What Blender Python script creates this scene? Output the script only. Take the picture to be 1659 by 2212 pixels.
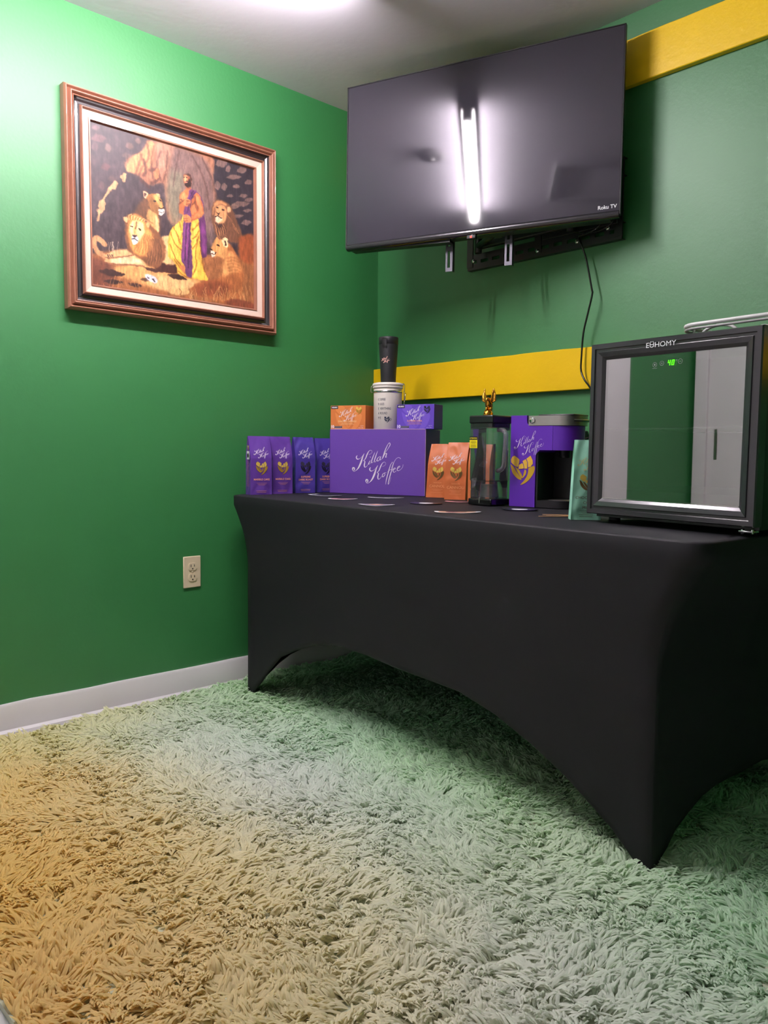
import bpy, math, random
import numpy as np
from mathutils import Vector, Matrix
from mathutils.geometry import tessellate_polygon

random.seed(7)
rng = np.random.default_rng(7)
for o in list(bpy.data.objects):
    bpy.data.objects.remove(o, do_unlink=True)
SC = bpy.context.scene
COL = SC.collection

# ------------------------------------------------------------------ camera
def add_camera():
    yaw, pitch, roll = math.radians(46.767), math.radians(-4.164), math.radians(0.395)
    f = Vector((-math.sin(yaw)*math.cos(pitch), math.cos(yaw)*math.cos(pitch), math.sin(pitch)))
    r = Vector((math.cos(yaw), math.sin(yaw), 0)); u = r.cross(f)
    c, s = math.cos(roll), math.sin(roll)
    r2, u2 = c*r + s*u, -s*r + c*u
    M = Matrix(((r2.x, u2.x, -f.x, 2.553), (r2.y, u2.y, -f.y, -2.355), (r2.z, u2.z, -f.z, 0.877), (0, 0, 0, 1)))
    cd = bpy.data.cameras.new('camera'); co = bpy.data.objects.new('camera', cd); COL.objects.link(co)
    co.matrix_world = M
    cd.sensor_fit = 'HORIZONTAL'; cd.sensor_width = 36.0; cd.lens = 1717.46/1659*36.0
    cd.clip_start = 0.02; cd.clip_end = 50
    SC.camera = co
add_camera()

# ------------------------------------------------------------------ world, exposure
SC.view_settings.view_transform = 'Standard'
SC.view_settings.look = 'None'
SC.view_settings.exposure = 0.54
SC.view_settings.gamma = 1.0
SC.view_settings.use_curve_mapping = False
LAMP_POWER = 228.0          # emission strength of the fluorescent tube
LAMP_COLOUR = (1.0, 0.935, 0.975)
W = bpy.data.worlds.new('World'); SC.world = W; W.use_nodes = True
W.node_tree.nodes['Background'].inputs[0].default_value = (0.9, 0.85, 1.0, 1)
W.node_tree.nodes['Background'].inputs[1].default_value = 0.02

ROOM_X, ROOM_Y, CEIL = 3.4, -2.95, 2.269

# ------------------------------------------------------------------ helpers
def lin(c):
    out = []
    for v in c:
        v = v/255.0
        out.append(v/12.92 if v <= 0.04045 else ((v+0.055)/1.055)**2.4)
    return tuple(out)

MATS = {}
def mat(name, rgb, rough=0.5, metal=0.0, var=0.0, scale=20.0, bump=0.0, bscale=200.0, spec=0.5,
        trans=0.0, ior=1.5, emit=None, estr=0.0, coat=0.0, sheen=0.0, alpha=1.0, lin_in=False):
    if name in MATS: return MATS[name]
    m = bpy.data.materials.new(name); m.use_nodes = True
    nt = m.node_tree; b = nt.nodes['Principled BSDF']
    c = rgb if lin_in else lin(rgb)
    b.inputs['Base Color'].default_value = (*c, 1)
    b.inputs['Roughness'].default_value = rough
    b.inputs['Metallic'].default_value = metal
    b.inputs['Specular IOR Level'].default_value = spec
    b.inputs['IOR'].default_value = ior
    b.inputs['Transmission Weight'].default_value = trans
    b.inputs['Coat Weight'].default_value = coat
    b.inputs['Sheen Weight'].default_value = sheen
    b.inputs['Alpha'].default_value = alpha
    if emit:
        b.inputs['Emission Color'].default_value = (*lin(emit), 1)
        b.inputs['Emission Strength'].default_value = estr
    if var or bump:
        tc = nt.nodes.new('ShaderNodeTexCoord')
        if var:
            n = nt.nodes.new('ShaderNodeTexNoise'); n.inputs['Scale'].default_value = scale
            n.inputs['Detail'].default_value = 4
            nt.links.new(tc.outputs['Object'], n.inputs['Vector'])
            mx = nt.nodes.new('ShaderNodeMix'); mx.data_type = 'RGBA'
            mx.inputs[6].default_value = (*[v*(1-var) for v in c], 1)
            mx.inputs[7].default_value = (*[min(1, v*(1+var)) for v in c], 1)
            nt.links.new(n.outputs['Fac'], mx.inputs[0]); nt.links.new(mx.outputs[2], b.inputs['Base Color'])
        if bump:
            n2 = nt.nodes.new('ShaderNodeTexNoise'); n2.inputs['Scale'].default_value = bscale
            n2.inputs['Detail'].default_value = 3
            nt.links.new(tc.outputs['Object'], n2.inputs['Vector'])
            bp = nt.nodes.new('ShaderNodeBump'); bp.inputs['Strength'].default_value = bump
            bp.inputs['Distance'].default_value = 0.002
            nt.links.new(n2.outputs['Fac'], bp.inputs['Height']); nt.links.new(bp.outputs[0], b.inputs['Normal'])
    MATS[name] = m
    return m

def attr_mat(name, rough=0.6, spec=0.3, attr='Col', bump=0.0, bscale=600, sheen=0.0, trl=0.0):
    # trl: share of light a thin fibre lets through
    m = bpy.data.materials.new(name); m.use_nodes = True
    nt = m.node_tree; b = nt.nodes['Principled BSDF']
    a = nt.nodes.new('ShaderNodeAttribute'); a.attribute_name = attr
    nt.links.new(a.outputs['Color'], b.inputs['Base Color'])
    b.inputs['Roughness'].default_value = rough; b.inputs['Specular IOR Level'].default_value = spec
    b.inputs['Sheen Weight'].default_value = sheen
    if bump:
        tc = nt.nodes.new('ShaderNodeTexCoord'); n2 = nt.nodes.new('ShaderNodeTexNoise')
        n2.inputs['Scale'].default_value = bscale
        nt.links.new(tc.outputs['Object'], n2.inputs['Vector'])
        bp = nt.nodes.new('ShaderNodeBump'); bp.inputs['Strength'].default_value = bump; bp.inputs['Distance'].default_value = .001
        nt.links.new(n2.outputs['Fac'], bp.inputs['Height']); nt.links.new(bp.outputs[0], b.inputs['Normal'])
    if trl:
        tr = nt.nodes.new('ShaderNodeBsdfTranslucent'); mx = nt.nodes.new('ShaderNodeMixShader'); mx.inputs[0].default_value = trl
        nt.links.new(a.outputs['Color'], tr.inputs[0]); nt.links.new(b.outputs[0], mx.inputs[1]); nt.links.new(tr.outputs[0], mx.inputs[2])
        nt.links.new(mx.outputs[0], nt.nodes['Material Output'].inputs[0])
    MATS[name] = m
    return m

class MB:
    """collects shapes and links them as one mesh object"""
    def __init__(s): s.v = []; s.f = []; s.m = []; s.sm = []
    def add(s, verts, faces, mi=0, smooth=False):
        b = len(s.v); s.v += [tuple(p) for p in verts]
        for f in faces:
            s.f.append(tuple(i+b for i in f)); s.m.append(mi); s.sm.append(smooth)
        return s
    def box(s, x0, x1, y0, y1, z0, z1, bev=0.0, mi=0, seg=2):
        if bev <= 0:
            v = [(x, y, z) for x in (x0, x1) for y in (y0, y1) for z in (z0, z1)]
            f = [(0,1,3,2),(4,6,7,5),(0,4,5,1),(2,3,7,6),(0,2,6,4),(1,5,7,3)]
            return s.add(v, f, mi)
        import bmesh
        bm = bmesh.new()
        bmesh.ops.create_cube(bm, size=1)
        for v in bm.verts:
            v.co = Vector(((x0+x1)/2+v.co.x*(x1-x0), (y0+y1)/2+v.co.y*(y1-y0), (z0+z1)/2+v.co.z*(z1-z0)))
        bmesh.ops.bevel(bm, geom=list(bm.edges), offset=bev, segments=seg, profile=.5, affect='EDGES')
        bm.normal_update(); bm.verts.ensure_lookup_table(); bm.verts.index_update()
        for f in bm.faces:
            s.add([v.co for v in f.verts], [tuple(range(len(f.verts)))], mi, max(abs(c) for c in f.normal) < .9999)
        b0 = len(s.v)-sum(len(f.verts) for f in bm.faces)
        # weld the shared corners again so that each shell stays one piece
        key = {}; remap = {}
        pts = s.v[b0:]; s.v = s.v[:b0]
        for i, p in enumerate(pts):
            k = tuple(round(c, 6) for c in p)
            if k not in key: key[k] = len(s.v); s.v.append(p)
            remap[b0+i] = key[k]
        nf = len(bm.faces)
        for i in range(len(s.f)-nf, len(s.f)): s.f[i] = tuple(remap[q] for q in s.f[i])
        bm.free(); return s
    def bm(s, bm, mi=0, smooth=True):
        bm.verts.ensure_lookup_table(); bm.verts.index_update()
        s.add([v.co for v in bm.verts], [[v.index for v in f.verts] for f in bm.faces], mi, smooth)
        bm.free(); return s
    def grid(s, P, mi=0, smooth=True, closed_u=False, closed_v=False, flip=False):
        """P[u][v] points"""
        nu, nv = len(P), len(P[0]); v = [p for row in P for p in row]; f = []
        for i in range(nu if closed_u else nu-1):
            for j in range(nv if closed_v else nv-1):
                a = i*nv+j; b_ = ((i+1) % nu)*nv+j; c = ((i+1) % nu)*nv+(j+1) % nv; d = i*nv+(j+1) % nv
                f.append((a, d, c, b_) if flip else (a, b_, c, d))
        return s.add(v, f, mi, smooth)
    def lathe(s, prof, cx=0, cy=0, n=32, mi=0, axis='z', smooth=True, org=(0,0,0)):
        P = []
        for i in range(n):
            a = 2*math.pi*i/n; row = []
            for r, h in prof:
                if axis == 'z': row.append((cx+r*math.cos(a), cy+r*math.sin(a), h))
                elif axis == 'y': row.append((org[0]+r*math.cos(a), org[1]+h, org[2]+r*math.sin(a)))
                else: row.append((org[0]+h, org[1]+r*math.cos(a), org[2]+r*math.sin(a)))
            P.append(row)
        return s.grid(P, mi, smooth, closed_u=True, flip=(axis == 'y'))
    def tube(s, pts, r, n=8, mi=0, closed=False, caps=True, scale=None):
        pts = [Vector(p) for p in pts]; k = len(pts); rows = []
        up = Vector((0, 0, 1)); prev = None
        for i, p in enumerate(pts):
            if closed: t = pts[(i+1) % k]-pts[i-1]
            else: t = pts[min(i+1, k-1)]-pts[max(i-1, 0)]
            t.normalize()
            if prev is None:
                a = up if abs(t.dot(up)) < .95 else Vector((1, 0, 0)); nrm = t.cross(a).normalized()
            else:
                nrm = (prev-t*prev.dot(t)).normalized()
            prev = nrm; bn = t.cross(nrm)
            ri = r if not hasattr(r, '__len__') else r[i]
            rows.append([p+nrm*ri*math.cos(2*math.pi*j/n)+bn*ri*math.sin(2*math.pi*j/n) for j in range(n)])
        s.grid(rows, mi, True, closed_u=closed, closed_v=True)
        if caps and not closed:
            b = len(s.v)-k*n
            s.f.append(tuple(b+j for j in range(n))[::-1]); s.m.append(mi); s.sm.append(False)
            s.f.append(tuple(b+(k-1)*n+j for j in range(n))); s.m.append(mi); s.sm.append(False)
        return s
    def prism(s, poly, y0, y1, mi=0, plane='xz'):
        """extrude polygon (a,b) between y0 and y1"""
        def P(a, b, c):
            return (a, c, b) if plane == 'xz' else ((a, b, c) if plane == 'xy' else (c, a, b))
        n = len(poly); v = [P(a, b, y0) for a, b in poly]+[P(a, b, y1) for a, b in poly]
        tri = tessellate_polygon([[Vector((a, b, 0)) for a, b in poly]])
        f = [tuple(t) for t in tri]+[tuple(i+n for i in t[::-1]) for t in tri]
        f += [(i, (i+1) % n, (i+1) % n+n, i+n) for i in range(n)]
        return s.add(v, f, mi)
    def build(s, name, mats, parent=None, loc=None, rotz=0, recalc=True):
        me = bpy.data.meshes.new(name)
        me.from_pydata(s.v, [], s.f)
        for m in (mats if isinstance(mats, (list, tuple)) else [mats]): me.materials.append(m)
        me.polygons.foreach_set('material_index', s.m)
        me.polygons.foreach_set('use_smooth', s.sm)
        me.update()
        if recalc:
            import bmesh
            bm = bmesh.new(); bm.from_mesh(me); bmesh.ops.recalc_face_normals(bm, faces=bm.faces); bm.to_mesh(me); bm.free()
        o = bpy.data.objects.new(name, me); COL.objects.link(o)
        if parent: o.parent = parent
        if loc: o.location = loc
        if rotz: o.rotation_euler = (0, 0, rotz)
        return o

def sharp(o, angle=35):
    try:
        o.data.set_sharp_from_angle(angle=math.radians(angle))
    except Exception: pass
    return o

def thing(name, label, cat, loc, rotz=0, group=None, rot=None):
    o = bpy.data.objects.new(name, None); COL.objects.link(o)
    o.empty_display_size = 0.05
    o.location = loc; o.rotation_euler = rot if rot else (0, 0, rotz)
    o['label'] = label; o['category'] = cat
    if group: o['group'] = group
    return o
def tag(o, label, cat, group=None):
    o['label'] = label; o['category'] = cat
    if group: o['group'] = group
    return o
def struct(o): o['kind'] = 'structure'; return o
def rad(d): return math.radians(d)

def text_geo(txt, size, align='CENTER', sx=1.0, bold=0.0):
    """flat triangulated lettering: verts (x,y), faces"""
    cu = bpy.data.curves.new('lettering', 'FONT'); cu.body = txt; cu.size = size; cu.align_x = align
    cu.resolution_u = 3; cu.offset = bold
    ob = bpy.data.objects.new('lettering', cu); COL.objects.link(ob)
    dg = bpy.context.evaluated_depsgraph_get(); dg.update()
    me = bpy.data.meshes.new_from_object(ob.evaluated_get(dg))
    v = [(p.co.x*sx, p.co.y) for p in me.vertices]; f = [tuple(p.vertices) for p in me.polygons]
    bpy.data.objects.remove(ob); bpy.data.curves.remove(cu); bpy.data.meshes.remove(me)
    return v, f

def catmull(pts, k=6):
    out = []; n = len(pts)
    for i in range(n-1):
        p0 = pts[max(i-1, 0)]; p1 = pts[i]; p2 = pts[i+1]; p3 = pts[min(i+2, n-1)]
        for j in range(k):
            t = j/k
            out.append(tuple(.5*(2*b+(c-a)*t+(2*a-5*b+4*c-d)*t*t+(3*b-a-3*c+d)*t**3) for a, b, c, d in zip(p0, p1, p2, p3)))
    out.append(tuple(pts[-1])); return out

def ribbon(pts, w0=1.0, k=5):
    """pts: (x,y,width) -> flat strip verts/faces"""
    c = catmull(pts, k); v = []; f = []
    for i, (x, y, w) in enumerate(c):
        a = c[max(i-1, 0)]; b = c[min(i+1, len(c)-1)]
        dx, dy = b[0]-a[0], b[1]-a[1]; L = math.hypot(dx, dy) or 1
        w = max(w, .5)*w0/2
        v += [(x-dy/L*w, y+dx/L*w), (x+dy/L*w, y-dx/L*w)]
        if i: f.append((2*i-2, 2*i-1, 2*i+1, 2*i))
    return v, f

# calligraphic lettering drawn as pen strokes: (x, y down, pen width)
def _K(dx, dy):
    S = [[(285,440,8),(260,475,16),(285,515,14),(340,505,5),(400,460,4),(450,395,5)],
         [(450,395,4),(410,480,16),(375,580,26),(320,690,20),(262,752,6),(205,775,5),(172,742,8)],
         [(172,742,14),(180,705,20),(212,703,18),(222,735,14),(200,752,10)],
         [(555,415,3),(600,402,3),(636,362,3),(612,324,4),(562,343,7),(520,410,16),(480,500,12),(432,548,4)],
         [(432,548,4),(468,562,12),(455,625,18),(462,678,12),(505,668,5),(542,622,4)]]
    return [[(x+dx, y+dy, w) for x, y, w in s] for s in S]
SCRIPT = _K(0, 0)+[
    [(595,540,6),(565,585,12),(552,618,10),(578,610,4),(622,572,3)], [(592,462,10),(600,476,10)],
    [(700,368,4),(655,470,13),(622,560,13),(630,590,6),(672,558,3)],
    [(765,338,4),(722,450,13),(692,540,13),(704,570,6),(748,535,3)],
    [(822,452,5),(778,478,8),(750,530,13),(778,548,8),(818,508,5),(842,448,5)], [(842,448,6),(822,500,14),(830,525,8),(862,500,3)],
    [(872,505,5),(905,425,15),(945,310,12),(995,212,7),(1035,168,7),(1052,205,10),(1015,275,6),(950,360,4),(915,420,3)],
    [(892,480,4),(935,402,6),(975,388,10),(960,440,13),(950,470,8),(985,455,3)]]+_K(322, 243)+[
    [(932,790,5),(892,818,9),(880,865,11),(908,870,8),(942,825,8),(932,790,6),(980,785,3)],
    [(1108,560,4),(1062,640,9),(1012,800,13),(975,935,11),(962,1030,4)], [(1108,560,4),(1125,600,3),(1085,690,3)],
    [(1300,495,5),(1260,468,5),(1200,490,4),(1140,580,6),(1100,720,11),(1050,880,13),(1018,1018,9),(1050,990,3),(1080,880,3)],
    [(1000,772,4),(1070,718,5),(1122,712,4)],
    [(1128,735,4),(1175,705,5),(1182,686,6),(1150,692,9),(1126,740,10),(1152,775,6),(1205,738,4)],
    [(1215,705,4),(1268,672,5),(1286,645,6),(1250,655,9),(1222,705,11),(1240,740,7),(1292,720,4),(1340,670,4),(1356,608,4)]]
def script_geo(width, wscale=1.0):
    """the two script words, centred, as (x,z)"""
    s = width/1190.0; V = []; F = []
    for st in SCRIPT:
        v, f = ribbon(st, wscale, 4); b = len(V)
        V += [((x-765)*s, -(y-600)*s) for x, y in v]; F += [tuple(i+b for i in q) for q in f]
    return V, F

EMB_HI = [[(475,1000),(500,950),(545,925),(600,955),(655,1000),(648,1060),(625,1142),(560,1122),(520,1090),(480,1055)],
          [(645,1100),(720,1062),(738,1100),(752,1160),(700,1172),(640,1175)],
          [(722,1025),(788,987),(822,1050),(824,1165),(765,1166),(748,1095)],
          [(803,980),(885,920),(930,1005),(938,1070),(895,1128),(840,1142),(836,1050)]]
EMB_LO = [[(465,1085),(530,1135),(585,1215),(655,1295),(715,1375),(640,1368),(560,1310),(500,1230)],
          [(560,1135),(640,1180),(690,1250),(728,1318),(712,1352),(660,1290),(600,1210)],
          [(770,1180),(805,1210),(788,1285),(725,1352),(745,1275)],
          [(845,1155),(960,1110),(978,1180),(935,1285),(860,1380),(765,1450),(680,1476),(745,1410),(812,1320),(842,1230)]]
def emblem_geo(width):
    s = width/510.0; out = []
    for grp, kk in ((EMB_LO, 2), (EMB_HI, 1)):
        V = []; F = []
        for pl in grp:
            q = catmull([(a, b_) for a, b_ in pl]+[pl[0]], kk)[:-1]
            tri = tessellate_polygon([[Vector((a, b_, 0)) for a, b_ in q]]); b = len(V)
            V += [((a-722)*s, -(b_-1190)*s) for a, b_ in q]; F += [tuple(i+b for i in t) for t in tri]
        out.append((V, F))
    return out

def decal(mb, geo, fn, ox=0, oz=0, mi=0, rot=0, mirror=False):
    """lay flat lettering on a surface: fn(x,z)->(x,y,z)"""
    V, F = geo; c, s = math.cos(rot), math.sin(rot)
    mb.add([fn(ox+c*x-s*z, oz+s*x+c*z) for x, z in V], F, mi)

# ------------------------------------------------------------------ materials
M_GREEN = mat('green_wall_paint', (42,119,60), .52, var=.05, scale=3, bump=.2, bscale=90, spec=.95)
M_CEIL = mat('ceiling_paint', (222,214,226), .8, var=.03, scale=4, bump=.3, bscale=40)
M_WHITE = mat('white_trim_paint', (225,220,222), .45, var=.04, scale=8, bump=.15, bscale=60)
M_YELLOW = mat('yellow_board_paint', (246,200,8), .4, var=.05, scale=6, bump=.3, bscale=70)
M_FLOOR = mat('white_floor', (228,224,228), .35, var=.03)
M_BLACK = mat('black_plastic', (24,24,27), .35)
M_BLACKM = mat('black_metal', (22,22,25), .4, metal=.0, spec=.6)
M_GLOSSB = mat('gloss_black', (14,14,16), .12, spec=.6)
M_STEEL = mat('brushed_steel', (186,182,178), .34, metal=1.0, var=.06, scale=80)
M_CHROME = mat('chrome', (225,225,225), .08, metal=1.0)
M_PURPLE = mat('purple_card', (106,68,168), .5, var=.03, scale=30)
M_PURPLEP = mat('purple_plastic', (98,42,178), .38)
M_ORANGE = mat('orange_card', (216,122,60), .5)
M_WHITEINK = mat('white_print', (245,235,245), .5)
M_PINKINK = mat('pink_print', (236,160,140), .5)
M_GOLDHI = mat('gold_print_light', (236,204,96), .35, metal=.3)
M_GOLDLO = mat('gold_print_dark', (176,140,50), .35, metal=.3)
M_GOLD = mat('gold_cast', (214,150,56), .22, metal=1.0, var=.15, scale=60)
M_BLACKINK = mat('black_print', (18,20,40), .5)
M_CLEAR = None

def clear_mat(name, tint=(1,1,1), refl=.12, rough=.02, haze=0.0):
    """thin clear plastic or glass: see-through with a mirror-like sheen"""
    m = bpy.data.materials.new(name); m.use_nodes = True; nt = m.node_tree
    for n in list(nt.nodes): nt.nodes.remove(n)
    out = nt.nodes.new('ShaderNodeOutputMaterial'); mx = nt.nodes.new('ShaderNodeMixShader')
    t = nt.nodes.new('ShaderNodeBsdfTransparent'); t.inputs[0].default_value = (*tint, 1)
    g = nt.nodes.new('ShaderNodeBsdfGlossy'); g.inputs['Roughness'].default_value = rough
    fr = nt.nodes.new('ShaderNodeFresnel'); fr.inputs[0].default_value = 1.5
    ad = nt.nodes.new('ShaderNodeMath'); ad.operation = 'ADD'; ad.inputs[1].default_value = refl; ad.use_clamp = True
    nt.links.new(fr.outputs[0], ad.inputs[0]); nt.links.new(ad.outputs[0], mx.inputs[0])
    nt.links.new(t.outputs[0], mx.inputs[1]); nt.links.new(g.outputs[0], mx.inputs[2]); nt.links.new(mx.outputs[0], out.inputs[0])
    if haze:
        df = nt.nodes.new('ShaderNodeBsdfDiffuse'); df.inputs[0].default_value = (.82,.80,.86,1); m2 = nt.nodes.new('ShaderNodeMixShader'); m2.inputs[0].default_value = haze
        tl = nt.nodes.new('ShaderNodeBsdfTranslucent'); tl.inputs[0].default_value = (.82,.80,.86,1); ad2 = nt.nodes.new('ShaderNodeMixShader')
        nt.links.new(df.outputs[0], ad2.inputs[1]); nt.links.new(tl.outputs[0], ad2.inputs[2])
        nt.links.new(mx.outputs[0], m2.inputs[1]); nt.links.new(ad2.outputs[0], m2.inputs[2]); nt.links.new(m2.outputs[0], out.inputs[0])
    MATS[name] = m; return m
M_CLEAR = clear_mat('clear_plastic', (.99,.99,1), .03, .05, .045)
M_DOORGLASS = clear_mat('fridge_glass', (.88,.88,.90), .46, .0)

# ------------------------------------------------------------------ room shell
T = .1
def shell(name, x0, x1, y0, y1, z0, z1, m):
    return struct(MB().box(x0, x1, y0, y1, z0, z1).build(name, m))
shell('wall_left', -T, 0, ROOM_Y-T, T, -T, CEIL+T, M_GREEN)
shell('wall_back', 0, ROOM_X, 0, T, -T, CEIL+T, M_GREEN)
shell('wall_right', ROOM_X, ROOM_X+T, ROOM_Y-T, T, -T, CEIL+T, M_GREEN)
shell('wall_front', 0, ROOM_X, ROOM_Y-T, ROOM_Y, -T, CEIL+T, M_WHITE)
shell('ceiling', 0, ROOM_X, ROOM_Y, 0, CEIL, CEIL+T, M_CEIL)
shell('floor', 0, ROOM_X, ROOM_Y, 0, -T, 0, M_FLOOR)
def baseboard(name, a, b, nrm):
    """profiled skirting from a to b, nrm points into the room"""
    prof = [(0,0),(.022,0),(.022,.012),(.014,.02),(.0135,.092),(.009,.100),(0,.100)]
    a = Vector(a); b = Vector(b); n = Vector(nrm); P = []
    N = 24
    for i in range(N+1):
        p = a.lerp(b, i/N); w = .0012*math.sin(i*1.7)+.0008*math.sin(i*4.1)
        P.append([(p+n*d+Vector((0,0,z+(w if z > .09 else 0)))) for d, z in prof])
    return struct(sharp(MB().grid(P).build(name, M_WHITE)))
baseboard('baseboard_left', (0,-2.22,0), (0,0,0), (1,0,0))
baseboard('baseboard_back', (.014,0,0), (ROOM_X,0,0), (0,-1,0))
def board(name, z0, z1):
    P = []; N = 60
    for i in range(N+1):
        x = .001+(ROOM_X-.002)*i/N; w = .0008*math.sin(i*.9)+.0006*math.sin(i*2.3)
        P.append([(x,-.0005,z0),(x,-.020,z0),(x,-.022,z0+.002),(x,-.022,z1-.002+w),(x,-.020,z1+w),(x,-.0005,z1+w)])
    mb = MB().grid(P, smooth=False, closed_v=True)
    n = 6; mb.f += [tuple(range(6))[::-1], tuple(N*n+j for j in range(6))]; mb.m += [0,0]; mb.sm += [False, False]
    return struct(mb.build(name, M_YELLOW))
board('trim_1', 2.040, 2.182)
board('trim_2', 1.099, 1.239)
# doorway casing and white sliding doors in the part of the room behind the camera (seen in the fridge glass)
c = MB().box(0, .02, -2.38, -2.19, 0, 2.1, .004); struct(c.build('trim_3', M_WHITE))
def slide_door(name, x0, x1, yf):
    mb = MB().box(x0, x1, yf-.03, yf, .01, 2.03, .003)
    d = struct(mb.build(name, M_WHITE))
    h = MB().box(x0+.045, x0+.065, yf, yf+.004, .86, 1.02, .002)
    h.build('door_handle', M_STEEL, d)
    return d
slide_door('door_1', .10, .92, ROOM_Y+.062)
slide_door('door_2', .80, 1.62, ROOM_Y+.031)
struct(MB().box(.02, .10, ROOM_Y, ROOM_Y+.075, 0, 2.1, .003).box(1.62, 1.70, ROOM_Y, ROOM_Y+.075, 0, 2.1, .003).box(.1, 1.62, ROOM_Y, ROOM_Y+.075, 2.035, 2.1, .003).build('trim_4', M_WHITE))

# ceiling fixture: bare fluorescent tube under a white channel
lamp = thing('ceiling_light', 'bare white fluorescent tube under a white channel on the ceiling, mirrored in the television', 'ceiling light', (.725,-1.395,CEIL))
MB().box(-.030,.030,-.63,.63,-.022,0,.004).build('housing', M_WHITE, lamp)
for sy in (-.618, .618): MB().box(-.018,.018,sy-.010,sy+.010,-.068,-.022,.003).build('tube_socket', M_WHITE, lamp)
m = bpy.data.materials.new('lit_tube'); m.use_nodes = True
nt = m.node_tree; nt.nodes.remove(nt.nodes['Principled BSDF']); em = nt.nodes.new('ShaderNodeEmission')
em.inputs[0].default_value = (*LAMP_COLOUR, 1); em.inputs[1].default_value = LAMP_POWER
nt.links.new(em.outputs[0], nt.nodes['Material Output'].inputs[0])
MB().lathe([(0.0,-.606),(.0115,-.606),(.0115,.606),(0,.606)], axis='y', org=(0,0,-.055), n=16).build('tube', m, lamp)
# ceiling hatch and smoke alarm, both seen mirrored in the screen
h = thing('ceiling_hatch', 'white framed rectangular access hatch set in the ceiling', 'hatch', (1.36,-1.62,CEIL))
MB().box(-.25,.25,.20,.24,-.02,0,.004).box(-.25,.25,-.24,-.20,-.02,0,.004).box(-.25,-.21,-.2,.2,-.02,0,.004).box(.21,.25,-.2,.2,-.02,0,.004).build('frame', mat('grey_trim',(150,148,150),.6), h)
MB().box(-.21,.21,-.2,.2,-.008,0).build('panel', M_CEIL, h)
s_ = thing('smoke_alarm', 'round white smoke alarm on the ceiling left of the tube light', 'smoke alarm', (.55,-1.25,CEIL))
MB().lathe([(0,-.024),(.045,-.024),(.058,-.018),(.062,0),(0,0)], n=32).build('casing', mat('alarm_grey',(140,136,140),.6), s_)
MB().lathe([(0,-.028),(.012,-.028),(.014,-.024)], n=16).build('test_button', M_WHITE, s_)

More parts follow.
